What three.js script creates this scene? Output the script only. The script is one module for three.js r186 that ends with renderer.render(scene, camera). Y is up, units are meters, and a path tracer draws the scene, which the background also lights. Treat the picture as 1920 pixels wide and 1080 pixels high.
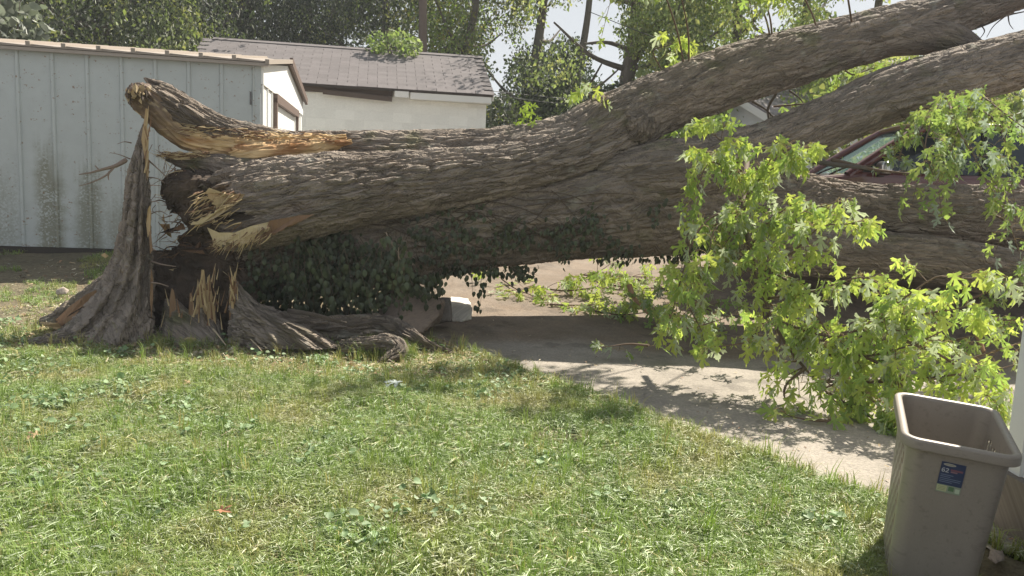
import * as THREE from 'three';
import { mergeGeometries } from 'three/addons/utils/BufferGeometryUtils.js';
import { RoundedBoxGeometry } from 'three/addons/geometries/RoundedBoxGeometry.js';
import { ConvexGeometry } from 'three/addons/geometries/ConvexGeometry.js';

// ---------------------------------------------------------------- camera, sky, sun, exposure
const scene = new THREE.Scene();
const camera = new THREE.PerspectiveCamera(39.6, 16 / 9, 0.05, 600);
camera.position.set(0, 1.5, 0);
camera.rotation.order = 'YXZ';
camera.rotation.set(-Math.atan(0.137), 0, 0.045);
camera.updateMatrixWorld(true);
const renderer = new THREE.WebGLRenderer();
renderer.toneMapping = THREE.LinearToneMapping;
renderer.toneMappingExposure = 2.15;
renderer.shadowMap.enabled = true;
const SUN = new THREE.Vector3(0.424, 0.762, -0.488).normalize();
{ // hazy bright sky, paler towards the horizon and round the sun
  const W = 512, H = 256, d = new Float32Array(W * H * 4), v = new THREE.Vector3();
  for (let j = 0; j < H; j++) for (let i = 0; i < W; i++) {
    const el = ((j + 0.5) / H - 0.5) * Math.PI, az = ((i + 0.5) / W - 0.5) * 2 * Math.PI; v.set(Math.cos(el) * Math.cos(az), Math.sin(el), Math.cos(el) * Math.sin(az));
    const t = Math.pow(Math.max(v.y, 0), 0.6), a = Math.acos(Math.min(1, v.dot(SUN))), glow = 0.9 * Math.exp(-a / 0.22) + 0.34 * Math.exp(-a / 0.8), k = (j * W + i) * 4;
    d[k] = 0.62 * (0.60 + (0.15 - 0.60) * t + glow); d[k + 1] = 0.62 * (0.63 + (0.19 - 0.63) * t + glow * 0.97); d[k + 2] = 0.62 * (0.66 + (0.255 - 0.66) * t + glow * 0.9); d[k + 3] = 1;
  }
  const t = new THREE.DataTexture(d, W, H, THREE.RGBAFormat, THREE.FloatType); t.mapping = THREE.EquirectangularReflectionMapping; t.magFilter = t.minFilter = THREE.LinearFilter; t.needsUpdate = true;
  scene.background = t; scene.environment = t;
}
const sun = new THREE.DirectionalLight(new THREE.Color(1, 0.92, 0.79), 5);
sun.position.copy(SUN).multiplyScalar(60); sun.castShadow = true;
Object.assign(sun.shadow.camera, { left: -30, right: 30, top: 30, bottom: -30, near: 1, far: 140 });
sun.shadow.mapSize.set(4096, 4096);
scene.add(sun, sun.target);
scene.fog = new THREE.FogExp2(new THREE.Color(0.86, 0.9, 0.94), 0.0016);

// ---------------------------------------------------------------- tools
const V3 = (x, y, z) => new THREE.Vector3(x, y, z);
function rngOf(seed) { let a = seed >>> 0; return () => { a = (a + 0x6D2B79F5) | 0; let t = Math.imul(a ^ (a >>> 15), 1 | a); t = (t + Math.imul(t ^ (t >>> 7), 61 | t)) ^ t; return ((t ^ (t >>> 14)) >>> 0) / 4294967296; }; }
const rnd = rngOf(77);
const rr = (a, b, r = rnd) => a + (b - a) * r();
const lerp = (a, b, t) => a + (b - a) * t;
const clamp = (x, a = 0, b = 1) => Math.min(b, Math.max(a, x));
const sm = (a, b, x) => { const t = clamp((x - a) / (b - a)); return t * t * (3 - 2 * t); };
const PERM = new Uint8Array(512);
{ const r = rngOf(5), p = [...Array(256).keys()]; for (let i = 255; i > 0; i--) { const j = Math.floor(r() * (i + 1)); [p[i], p[j]] = [p[j], p[i]]; } for (let i = 0; i < 512; i++) PERM[i] = p[i & 255]; }
function grad(h, x, y, z) { h &= 15; const u = h < 8 ? x : y, v = h < 4 ? y : h === 12 || h === 14 ? x : z; return ((h & 1) ? -u : u) + ((h & 2) ? -v : v); }
function n3(x, y, z) {   // gradient noise, about -1..1
  const xf = Math.floor(x), yf = Math.floor(y), zf = Math.floor(z), X = xf & 255, Y = yf & 255, Z = zf & 255;
  x -= xf; y -= yf; z -= zf;
  const u = x * x * x * (x * (x * 6 - 15) + 10), v = y * y * y * (y * (y * 6 - 15) + 10), w = z * z * z * (z * (z * 6 - 15) + 10);
  const A = PERM[X] + Y, AA = PERM[A] + Z, AB = PERM[A + 1] + Z, B = PERM[X + 1] + Y, BA = PERM[B] + Z, BB = PERM[B + 1] + Z;
  return lerp(lerp(lerp(grad(PERM[AA], x, y, z), grad(PERM[BA], x - 1, y, z), u), lerp(grad(PERM[AB], x, y - 1, z), grad(PERM[BB], x - 1, y - 1, z), u), v),
    lerp(lerp(grad(PERM[AA + 1], x, y, z - 1), grad(PERM[BA + 1], x - 1, y, z - 1), u), lerp(grad(PERM[AB + 1], x, y - 1, z - 1), grad(PERM[BB + 1], x - 1, y - 1, z - 1), u), v), w);
}
const hsh = (x, y, z) => PERM[(PERM[(PERM[x & 255] + y) & 255] + z) & 255] / 255;
const WO = [0, 0, 0];
function worley(x, y, z) {   // distance to the border between the two nearest cells, and a value per cell
  const X = Math.floor(x), Y = Math.floor(y), Z = Math.floor(z); let f1 = 9, f2 = 9, id = 0;
  for (let i = -1; i <= 1; i++) for (let j = -1; j <= 1; j++) for (let k = -1; k <= 1; k++) {
    const a = X + i, b = Y + j, c = Z + k, h = hsh(a, b, c), dx = a + 0.15 + 0.7 * h - x, dy = b + 0.15 + 0.7 * hsh(b, c, a) - y, dz = c + 0.15 + 0.7 * hsh(c + 7, a, b) - z, d = dx * dx + dy * dy + dz * dz;
    if (d < f1) { f2 = f1; f1 = d; id = h; } else if (d < f2) f2 = d;
  }
  WO[0] = Math.sqrt(f2) - Math.sqrt(f1); WO[1] = id; return WO;
}
const fbm = (x, y, z, o = 4) => { let s = 0, a = 0.5; for (let i = 0; i < o; i++) { s += a * n3(x, y, z); x *= 2.03; y *= 2.03; z *= 2.03; a *= 0.5; } return s; };

const INVP = new THREE.Matrix4().copy(camera.projectionMatrixInverse);
const rayV = V3();
function at(px, py, d) {   // the point seen at a place of the photograph, d metres ahead
  rayV.set(px / 960 - 1, 1 - py / 540, 0.5).applyMatrix4(INVP).applyMatrix4(camera.matrixWorld).sub(camera.position);
  return rayV.clone().multiplyScalar(d / -rayV.z).add(camera.position);
}
const PX = 1 / 1500;      // one photo pixel, in metres per metre of distance

const std = (o) => new THREE.MeshStandardMaterial(o);
const C = (r, g, b) => new THREE.Color().setRGB(r, g, b);
const used = {};
function numbered(n) { used[n] = (used[n] ?? -1) + 1; return used[n] ? n + '_' + String(used[n]).padStart(3, '0') : n; }
function tag(o, label, category, group, kind) { o.userData.label = label; if (category) o.userData.category = category; if (group) o.userData.group = group; if (kind) o.userData.kind = kind; return o; }
function thing(name, label, category, pos, group) {
  const g = new THREE.Group(); g.name = numbered(name); g.position.copy(pos); scene.add(g);
  return tag(g, label, category, group);
}
// a part whose geometry is written in world coordinates, under a thing that stands at its base
function part(parent, name, geo, m) { const o = new THREE.Mesh(geo, m); o.name = name; if (parent.isGroup) o.position.copy(parent.position).negate(); parent.add(o); return o; }
function local(parent, name, geo, m, p, q) { const o = new THREE.Mesh(geo, m); o.name = name; if (p) o.position.copy(p); if (q) o.quaternion.copy(q); parent.add(o); return o; }
function struct(name, geo, m) { const o = new THREE.Mesh(geo, m); o.name = name; o.userData.kind = 'structure'; scene.add(o); return o; }
function geom(pos, idx, uv, col) {
  const g = new THREE.BufferGeometry();
  g.setAttribute('position', new THREE.Float32BufferAttribute(pos, 3));
  if (uv) g.setAttribute('uv', new THREE.Float32BufferAttribute(uv, 2));
  if (col) g.setAttribute('color', new THREE.Float32BufferAttribute(col, 3));
  if (idx) g.setIndex(idx);
  g.computeVertexNormals();
  return g;
}
function paint(g, c) { const n = g.attributes.position.count, a = new Float32Array(n * 3); for (let i = 0; i < n; i++) { a[i * 3] = c.r; a[i * 3 + 1] = c.g; a[i * 3 + 2] = c.b; } g.setAttribute('color', new THREE.BufferAttribute(a, 3)); return g; }
function merge(list) { return mergeGeometries(list.map((g) => { const h = g.index ? g.toNonIndexed() : g; for (const k of Object.keys(h.attributes)) if (!['position', 'normal', 'uv', 'color'].includes(k)) h.deleteAttribute(k); return h; })); }
function box(w, h, d, x = 0, y = 0, z = 0) { return new THREE.BoxGeometry(w, h, d).translate(x, y, z); }
function wire(pts, r, seg = 5, n = 0) { const c = new THREE.CatmullRomCurve3(pts); return new THREE.TubeGeometry(c, n || pts.length * 5, r, seg, false); }
function taperTube(pts, r0, r1, seg = 5, n = 0) {   // a thin stem that tapers
  const c = new THREE.CatmullRomCurve3(pts), N = n || pts.length * 5, g = new THREE.TubeGeometry(c, N, 1, seg, false), p = g.attributes.position, q = V3();
  for (let i = 0; i <= N; i++) { const o = c.getPointAt(i / N), r = lerp(r0, r1, i / N); for (let j = 0; j <= seg; j++) { const k = i * (seg + 1) + j; q.fromBufferAttribute(p, k).sub(o).multiplyScalar(r).add(o); p.setXYZ(k, q.x, q.y, q.z); } }
  return g;
}
function dataTex(w, h, fn, srgb, rep) {
  const d = new Uint8Array(w * h * 4);
  for (let y = 0; y < h; y++) for (let x = 0; x < w; x++) { const c = fn(x / w, y / h, x, y), k = (y * w + x) * 4; d[k] = clamp(c[0]) * 255; d[k + 1] = clamp(c[1]) * 255; d[k + 2] = clamp(c[2]) * 255; d[k + 3] = 255; }
  const t = new THREE.DataTexture(d, w, h); t.magFilter = t.minFilter = THREE.LinearFilter; t.wrapS = t.wrapT = THREE.RepeatWrapping;
  if (srgb) t.colorSpace = THREE.SRGBColorSpace;
  if (rep) t.repeat.set(rep[0], rep[1]);
  t.needsUpdate = true; return t;
}
const l2s = (x) => x <= 0.0031308 ? 12.92 * x : 1.055 * Math.pow(x, 1 / 2.4) - 0.055;
// noise that tiles over 0..1 in both directions
function tn(u, v, fx, fy, seed) { const a = u * Math.PI * 2, b = v * Math.PI * 2, R = fx / 6.283, S = fy / 6.283; return n3(Math.cos(a) * R + seed, Math.sin(a) * R + Math.cos(b) * S * 1.0 + seed * 1.7, Math.sin(b) * S - seed + 13.1) * 1.2; }
function vnoise(u, v, fx, fy, seed) {   // tiling value noise
  const x = u * fx, y = v * fy, x0 = Math.floor(x), y0 = Math.floor(y), h = (i, j) => PERM[(PERM[(((i % fx) + fx) % fx + seed) & 255] + ((j % fy) + fy) % fy) & 255] / 255;
  const a = sm(0, 1, x - x0), b = sm(0, 1, y - y0);
  return lerp(lerp(h(x0, y0), h(x0 + 1, y0), a), lerp(h(x0, y0 + 1), h(x0 + 1, y0 + 1), a), b);
}
const vf = (u, v, fx, fy, s, o = 4) => { let t = 0, a = 0.5, n = 0; for (let i = 0; i < o; i++) { t += a * vnoise(u, v, fx, fy, s + i * 17); n += a; fx *= 2; fy *= 2; a *= 0.55; } return t / n; };

// ---------------------------------------------------------------- ground, driveway
const EDGE = [[-4, 6.2], [2, 3.22], [3, 2.42], [3.83, 1.77], [4.57, 1.18], [4.99, 0.81], [5.54, 0.38], [6.15, -0.03], [6.68, -0.4], [7.2, -0.77], [8.5, -1.15], [10, -1.9], [11.5, -3.4], [13, -6.5], [17, -7], [26, -7]];
function edgeX(d) { for (let i = 0; i < EDGE.length - 1; i++) if (d <= EDGE[i + 1][0]) return lerp(EDGE[i][1], EDGE[i + 1][1], clamp((d - EDGE[i][0]) / (EDGE[i + 1][0] - EDGE[i][0]))); return EDGE[EDGE.length - 1][1]; }
const edgeW = (d) => edgeX(d) + 0.05 * n3(d * 2.3, 7.7, 1) + 0.025 * n3(d * 8, 3.3, 2);
const farX = (d) => 7.2;
function baseH(x, d) { return 0.5 * sm(6.6, 12.5, d) + 0.12 * sm(12, 30, d) + 0.10 * Math.exp(-((x + 3.1) ** 2 + (d - 7.3) ** 2) / 1.4); }
function gh(x, d) {       // height of the soil
  const on = sm(-0.03, 0.03, x - edgeW(d)) * (1 - sm(7.1, 7.2, x)) * (1 - sm(24, 24.2, d));
  const lump = 0.035 * n3(x * 0.9, d * 0.9, 3) + 0.018 * n3(x * 2.7, d * 2.7, 9);
  return baseH(x, d) + lerp(0.035 + lump - 0.09 * Math.exp(-((x - 1.75) ** 2 + (d - 2.9) ** 2) / 0.3), -0.05, on);
}
const soilTex = dataTex(1024, 1024, (u, v) => {
  const a = vf(u, v, 6, 6, 3, 5), b = vf(u, v, 60, 60, 40, 3), c = vf(u, v, 150, 150, 80, 2);
  const r = lerp(0.085, 0.19, a) * lerp(0.6, 1.35, b), g = lerp(0.080, 0.15, a) * lerp(0.6, 1.35, b), bl = lerp(0.045, 0.095, a) * lerp(0.6, 1.35, b), k = lerp(0.75, 1.25, c);
  return [l2s(r * k), l2s(g * k), l2s(bl * k)];
}, true, [0.4, 0.4]);
const soilBump = dataTex(512, 512, (u, v) => { const a = vf(u, v, 40, 40, 9, 4); return [a, a, a]; }, false, [1, 1]);
{
  const NX = 260, ND = 280, pos = [], uv = [], idx = [];
  for (let j = 0; j <= ND; j++) for (let i = 0; i <= NX; i++) {
    const u = i / NX * 2 - 1, v = j / ND, x = 9 * u + 150 * u ** 5 * Math.abs(u), d = -8 + 20 * v + 240 * v ** 8;
    pos.push(x, gh(x, d), -d); uv.push(x, d);
  }
  for (let j = 0; j < ND; j++) for (let i = 0; i < NX; i++) { const a = j * (NX + 1) + i, b = a + 1, c = a + NX + 1, e = c + 1; idx.push(a, b, c, b, e, c); }
  struct('ground', geom(pos, idx, uv), std({ map: soilTex, bumpMap: soilBump, bumpScale: 0.02, roughness: 1 }));
}
const conTex = dataTex(1024, 1024, (u, v) => {
  const a = vf(u, v, 5, 5, 21, 5), b = vf(u, v, 190, 190, 61, 2), c = vf(u, v, 24, 24, 91, 3), st = sm(0.58, 0.72, vf(u, v, 9, 9, 133, 5));
  let k = lerp(0.215, 0.335, a) * lerp(0.72, 1.22, b) * lerp(0.88, 1.1, c) * lerp(1, 0.72, st);
  return [l2s(k * 1.05), l2s(k * 0.94), l2s(k * 0.80)];
}, true, [0.45, 0.45]);
const conBump = dataTex(512, 512, (u, v) => { const a = vf(u, v, 120, 120, 31, 3) * 0.7 + vf(u, v, 12, 12, 12, 3) * 0.3; return [a, a, a]; }, false, [1.2, 1.2]);
{
  const N = 240, M = 60, pos = [], uv = [], idx = [], col = [];
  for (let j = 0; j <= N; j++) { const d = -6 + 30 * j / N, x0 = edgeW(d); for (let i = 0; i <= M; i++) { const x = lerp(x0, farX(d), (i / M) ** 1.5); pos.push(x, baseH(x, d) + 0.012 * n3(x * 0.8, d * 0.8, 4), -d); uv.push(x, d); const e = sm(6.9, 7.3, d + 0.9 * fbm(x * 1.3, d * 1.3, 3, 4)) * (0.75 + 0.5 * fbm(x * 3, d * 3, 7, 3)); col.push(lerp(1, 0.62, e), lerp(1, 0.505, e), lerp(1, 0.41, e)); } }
  for (let j = 0; j < N; j++) for (let i = 0; i < M; i++) { const a = j * (M + 1) + i, b = a + 1, c = a + M + 1, e = c + 1; idx.push(a, b, c, b, e, c); }
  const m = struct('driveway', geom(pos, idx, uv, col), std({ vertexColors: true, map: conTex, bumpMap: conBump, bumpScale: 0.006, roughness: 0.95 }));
  m.userData.label = 'worn concrete driveway running under the fallen trunk';
}
const top = (x, z) => { const d = -z; return x > edgeW(d) && x < 7.1 ? baseH(x, d) : gh(x, d); };
// ---------------------------------------------------------------- shed, garage, houses, pole
const UW = V3(0.985, 0, -0.1725).normalize(), UB = V3(-0.1725, 0, -0.985).normalize();   // along both buildings, and away from the camera
const frameM = (o) => new THREE.Matrix4().makeBasis(UW, V3(0, 1, 0), UB.clone().negate()).setPosition(o);   // local x along the wall, z towards the camera
function framed(name, label, cat, o, group) { const g = new THREE.Group(); g.name = numbered(name); g.applyMatrix4(frameM(o)); scene.add(g); return tag(g, label, cat, group); }
{
  const co = at(489, 480, 10.3); co.y = 0.30;
  const g = framed('metal_shed', 'long pale grey ribbed metal shed with rust and moss stains', 'shed', co);
  const L = 6.63, P = 0.39, H = 2.47, W = 5.6, Y0 = 0.10, RISE = 0.37;
  const wallTex = dataTex(2048, 1024, (u, v) => {           // u from the left end to the corner, v upwards
    const x = (u - 1) * L, y = v * H;
    const grain = lerp(0.93, 1.05, vf(u, v, 64, 24, 7, 4)), blot = vf(u, v, 20, 10, 55, 5), drip = vf(u, v, 170, 5, 77, 3), fine = vf(u, v, 400, 160, 5, 2);
    let c = [0.475, 0.515, 0.515].map((k) => k * grain);
    const put = (col, a) => { a = clamp(a); c = c.map((k, i) => lerp(k, col[i], a)); };
    const streak = (cx, w, y0, y1, s) => sm(w, w * 0.3, Math.abs(x - cx - 0.10 * (vf(u, v, 30, 30, 91, 3) - 0.5))) * sm(y1, y0, y + 0.7 * (drip - 0.5)) * sm(0.36, 0.62, 0.5 * fine + 0.25 * blot + 0.25 * drip + s);
    put([0.17, 0.165, 0.10], 0.75 * streak(-2.50, 0.22, 0.9, 1.55, 0.14));
    put([0.16, 0.16, 0.10], 0.7 * streak(-2.05, 0.22, 0.7, 1.2, 0.13));
    put([0.20, 0.19, 0.13], 0.55 * streak(-1.72, 0.2, 0.4, 0.9, 0.10));
    put([0.24, 0.25, 0.20], 0.55 * streak(-3.1, 0.35, 0.3, 1.1, 0.05));
    put([0.27, 0.28, 0.24], 0.4 * sm(0.5, 0.75, 0.6 * blot + 0.4 * fine) * sm(1.6, 0.2, y + 0.6 * (drip - 0.5)));
    put([0.22, 0.11, 0.05], 0.7 * sm(0.69, 0.78, 0.5 * fine + 0.5 * vf(u, v, 90, 60, 133, 3)));
    return c.map(l2s);
  }, true);
  wallTex.wrapS = wallTex.wrapT = THREE.ClampToEdgeWrapping;
  const wm = std({ map: wallTex, roughness: 0.55, metalness: 0 });
  const white = std({ color: C(0.80, 0.81, 0.79), roughness: 0.5 }), brown = std({ color: C(0.13, 0.09, 0.075), roughness: 0.6 }), tan = std({ color: C(0.33, 0.285, 0.245), roughness: 0.55 }), dark = std({ color: C(0.045, 0.038, 0.032), roughness: 0.9 });
  const n = Math.ceil(L / P);
  function panel(x0, w, rib, h0, h1, toUV) {       // a sheet with a raised rib at its left edge
    const pr = [[0, 0], [0.012, 0.022], [rib - 0.012, 0.022], [rib, 0], [w, 0]], pos = [], uv = [], idx = [], back = -0.012;
    const S = 8;
    for (let s = 0; s <= S; s++) for (const [a, z] of pr) { const y = lerp(h0, h1, s / S), bow = 0.006 * n3((x0 + a) * 2, y * 1.4, 4); pos.push(x0 + a, y, z + bow); uv.push(...toUV(x0 + a, y)); }
    const K = pr.length; for (let s = 0; s < S; s++) for (let i = 0; i < K - 1; i++) { const a = s * K + i; idx.push(a, a + 1, a + K, a + 1, a + K + 1, a + K); }
    const front = geom(pos, idx, uv).toNonIndexed(); front.computeVertexNormals();
    const b = box(w, h1 - h0, 0.01, x0 + w / 2, (h0 + h1) / 2, back); const bu = b.attributes.uv, bp = b.attributes.position; for (let i = 0; i < bu.count; i++) { const q = toUV(bp.getX(i), bp.getY(i)); bu.setXY(i, q[0], q[1]); }
    return merge([front, b]);
  }
  for (let i = 0; i < n; i++) { const x0 = -(i + 1) * P - 0.11; local(g, 'wall_panel', panel(x0, P - 0.001, 0.055, Y0, H, (x, y) => [1 + x / L, y / H]), wm); }
  local(g, 'corner_strip', panel(-0.109, 0.108, 0.03, Y0, H, (x, y) => [1 + x / L, y / H]), wm);
  for (const y of [0.75, 1.62, 2.05]) local(g, 'latch', box(0.018, 0.16, 0.012, -0.125, y, 0.014), std({ color: C(0.12, 0.11, 0.11), roughness: 0.5 }));
  local(g, 'base_beam', box(L + 0.3, 0.26, 0.14, -L / 2 - 0.2, -0.035, -0.06), dark);
  // gable end, facing right: panels along z
  const gp = [];
  const turn = (geo) => geo.rotateY(Math.PI / 2);
  for (let i = 0; i < 12; i++) { const z0 = W - (i + 1) * W / 12; const a = W - z0, mid = a - W / 24; if (mid > 1.25 && mid < 4.35) continue;
    local(g, 'end_panel', turn(panel(-z0 * 0 + i * W / 12, W / 12 - 0.001, 0.05, Y0, H - 0.25, (x, y) => [0.97, y / H])).translate(0.005, 0, 0), white); }
  // door frame, door and header
  const zd0 = -1.22, zd1 = -4.38;
  local(g, 'door_jamb', box(0.06, H - 0.35, 0.10, 0.03, (H - 0.35) / 2 + 0.05, zd0), brown); local(g, 'door_jamb', box(0.06, H - 0.35, 0.10, 0.03, (H - 0.35) / 2 + 0.05, zd1), brown);
  local(g, 'door_header', box(0.066, 0.12, Math.abs(zd1 - zd0) + 0.1, 0.033, H - 0.30, (zd0 + zd1) / 2), brown);
  const door = local(g, 'roller_door', box(0.03, H - 0.42, 3.02, -0.01, (H - 0.42) / 2 + 0.05, (zd0 + zd1) / 2), white);
  for (let i = 1; i < 5; i++) local(door, 'door_rib', box(0.02, 0.05, 3.0, 0.012, i * 0.42, (zd0 + zd1) / 2), white);
  const tri = new THREE.Shape([[-0, H - 0.24], [W, H - 0.24], [W, H], [W / 2, H + RISE - 0.03], [0, H]].map(([a, b]) => new THREE.Vector2(a, b)));
  local(g, 'gable', new THREE.ExtrudeGeometry(tri, { depth: 0.03, bevelEnabled: false }).rotateY(Math.PI / 2).translate(0, 0, 0), white);
  local(g, 'rear_wall', box(L, H, 0.03, -L / 2, H / 2, -W), white);
  local(g, 'end_wall', box(0.03, H, W - 0.1, -L - 0.15, H / 2, -W / 2), white);
  // roof: ribbed sheets on both slopes
  const ang = Math.atan2(RISE, W / 2), sl = Math.hypot(W / 2, RISE) + 0.10;
  for (let i = 0; i < n + 1; i++) for (const side of [1, -1]) {
    const q = [box(P - 0.004, 0.014, sl, 0, 0, 0), box(0.05, 0.05, sl, -P / 2 + 0.03, 0.03, 0), box(P - 0.06, 0.012, sl - 0.01, 0.03, 0.012, 0).rotateZ(-0.05)];
    const m = merge(q); m.rotateX(side * ang); m.translate(0.05 - P / 2 - i * P, H + RISE / 2 + 0.035 - 0.0, side > 0 ? -W / 4 + 0.05 : -W * 3 / 4 - 0.05);
    local(g, 'roof_panel', m, tan);
  }
  local(g, 'eave_trim', box(L + 0.5, 0.04, 0.03, -L / 2 - 0.15, H - 0.005, 0.075), tan);
  for (const side of [1, -1]) { const m = box(0.05, side > 0 ? 0.06 : 0.12, sl, 0, 0, 0).rotateX(side * ang).translate(0.085, H + RISE / 2 + 0.035, side > 0 ? -W / 4 + 0.05 : -W * 3 / 4 - 0.05); local(g, 'rake_trim', m, side > 0 ? tan : brown); }
}
const shingleTex = dataTex(512, 512, (u, v) => { const a = vf(u, v, 8, 8, 3, 4), b = vf(u, v, 120, 120, 17, 2), k = lerp(0.12, 0.17, a) * lerp(0.8, 1.2, b); return [l2s(k * 1.02), l2s(k * 0.92), l2s(k * 0.93)]; }, true, [1, 1]);
const shingleMats = [0.93, 1, 1.07].map((k) => std({ map: shingleTex, color: C(k, k, k), roughness: 0.95 }));
function boxUV(g, s) { const p = g.attributes.position, u = g.attributes.uv; for (let i = 0; i < p.count; i++) u.setXY(i, p.getX(i) * s, (p.getY(i) + p.getZ(i)) * s); return g; }
{
  const co = at(913, 172, 18); const TOP = co.y; co.y = 0.55;
  const g = framed('block_garage', 'white painted concrete block garage with a grey shingle roof', 'garage', co);
  const H = TOP - 0.55 - 0.02, L = 6.0, W = 4.4, RISE = 1.0;
  const paintTex = dataTex(512, 512, (u, v) => { const a = vf(u, v, 6, 6, 30, 5), b = vf(u, v, 80, 80, 60, 2), k = lerp(0.78, 0.86, a) * lerp(0.94, 1.05, b); return [l2s(k), l2s(k * 1.0), l2s(k * 0.93)]; }, true, [0.5, 0.5]);
  const pm = [0.97, 1, 1.03].map((k) => std({ map: paintTex, color: C(k, k, k), roughness: 0.75 }));
  const mortar = std({ color: C(0.77, 0.77, 0.71), roughness: 0.8 });
  const wall = local(g, 'wall', box(L, H - 0.02, 0.18, -L / 2 , H / 2, -0.0865), mortar);
  const bh = 0.203, bw = 0.406, blk = [0, 1, 2].map((k) => boxUV(new RoundedBoxGeometry(bw - 0.003, bh - 0.0045, 0.05, 1, 0.002).translate(k * 0.7, 0, 0), 1).translate(-k * 0.7, 0, 0));
  const half = boxUV(new RoundedBoxGeometry(bw / 2 - 0.003, bh - 0.0045, 0.05, 1, 0.004), 1);
  const rows = Math.floor((H - 0.10) / bh), r = rngOf(9);
  for (let j = 0; j < rows; j++) for (let i = 0; i < 16; i++) {
    const y = H - 0.14 - bh * (j + 0.5), off = j % 2 ? bw / 2 : 0;
    if (j % 2 && i === 0) local(wall, 'concrete_block', half, pm[1], V3(-bw / 4, y, -0.018));
    const x = -off - bw * (i + 0.5); if (x < -L + 0.1) continue;
    local(wall, 'concrete_block', blk[i % 3], pm[(i * 7 + j * 5) % 3], V3(x, y, -0.018 + 0.001 * (r() - 0.5)));
  }
  local(g, 'end_wall', box(0.18, H, W, -0.095, H / 2, -W / 2 - 0.03), pm[1]); local(g, 'end_wall', box(0.18, H, W, -L, H / 2, -W / 2 - 0.03), pm[1]); local(g, 'rear_wall', box(L - 0.2, H, 0.18, -L / 2, H / 2, -W), pm[1]);
  for (const x of [-0.1, -L]) { const tri = new THREE.Shape([[0, H], [W, H], [W / 2, H + RISE]].map(([a, b]) => new THREE.Vector2(a, b))); local(g, 'gable', new THREE.ExtrudeGeometry(tri, { depth: 0.06, bevelEnabled: false }).rotateY(Math.PI / 2).translate(x, 0, 0), pm[1]); }
  for (let i = 0; i < 3; i++) local(g, 'scratch', box(0.012, 0.08, 0.004, -0.28 - i * 0.09, H - 0.98 + i * 0.01, 0.028), std({ color: C(0.2, 0.2, 0.19), roughness: 1 }));
  // roof: deck and courses of shingles
  const ang = Math.atan2(RISE, W / 2), over = 0.28, sl = Math.hypot(W / 2, RISE) + over, deck = std({ color: C(0.05, 0.042, 0.038), roughness: 0.9 });
  const wht = std({ color: C(0.72, 0.72, 0.68), roughness: 0.7 }), old = std({ color: C(0.10, 0.075, 0.06), roughness: 0.9 });
  const slopeAt = (s) => V3(0, H + RISE - s * Math.sin(ang), -W / 2 + s * Math.cos(ang));   // s from the ridge down the near slope
  const roof = local(g, 'roof', merge([box(L + 0.25, 0.05, sl, -L / 2, 0, 0).rotateX(ang).translate(0, slopeAt(sl / 2).y + 0.02, slopeAt(sl / 2).z), box(L + 0.25, 0.05, sl, -L / 2, 0, 0).rotateX(-ang).translate(0, slopeAt(sl / 2).y + 0.02, -W - slopeAt(sl / 2).z)]), deck);
  const exp = 0.145, nc = Math.ceil(sl / exp), sw = (L + 0.29) / 15, sg = [0, 1, 2].map((k) => boxUV(box(sw - 0.012, 0.012, 0.18).translate(k * 0.9, 0, k), 1.2).translate(-k * 0.9, 0, -k));
  let cnt = 0;
  for (let c = 0; c < nc; c++) { const s = sl - exp * (c + 0.5) + 0.01, p = slopeAt(s); if (s < 0.02) continue;
    const sag = (x) => -0.02 * Math.sin((x / L) * 3.1 + c * 0.05);
    for (let i = 0; i <= 15; i++) { const x = 0.14 - sw * (i + (c % 2 ? 0.5 : 0)); if (x - sw / 2 < -L - 0.2 || x - sw / 2 > 0.1) continue; cnt++;
      local(roof, 'shingle', sg[(i + c) % 3], shingleMats[Math.floor(r() * 3)], V3(x - sw / 2, p.y + 0.062 + 0.004 * r(), p.z), new THREE.Quaternion().setFromEuler(new THREE.Euler(ang + 0.055, 0, 0.006 * (r() - 0.5)))); } }
  local(roof, 'ridge_cap', merge([box(L + 0.28, 0.014, 0.16, -L / 2, 0, 0.07).rotateX(ang), box(L + 0.28, 0.014, 0.16, -L / 2, 0, -0.07).rotateX(-ang)]).translate(0, H + RISE + 0.085, -W / 2), shingleMats[1]);
  // fascia: white at the right end, missing further left, one board hanging loose
  const e = slopeAt(sl), fy = e.y - 0.06, fz = e.z - 0.03;
  local(g, 'fascia', box(1.75, 0.14, 0.025, -0.80, fy, fz), wht); local(g, 'fascia', box(0.30, 0.14, 0.03, -1.86, fy + 0.01, fz + 0.01).rotateZ(-0.0), wht);
  local(g, 'soffit', box(1.75, 0.016, over - 0.02, -0.80, fy - 0.075, fz - 0.13), wht);
  local(g, 'loose_board', box(1.45, 0.10, 0.02, 0, 0, 0).rotateZ(-0.05).translate(-2.78, fy - 0.07, fz - 0.06), old);
  local(g, 'rafter_board', box(L - 2.05, 0.12, 0.03, -2.05 - (L - 2.05) / 2, fy + 0.02, fz - 0.16), old);
  for (const side of [1, -1]) local(g, 'rake_board', box(0.03, 0.13, sl - 0.04, 0.115, 0, 0).rotateX(side * ang).translate(0, slopeAt(sl / 2).y - 0.03, side > 0 ? slopeAt(sl / 2).z : -W - slopeAt(sl / 2).z), wht);
}
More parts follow.
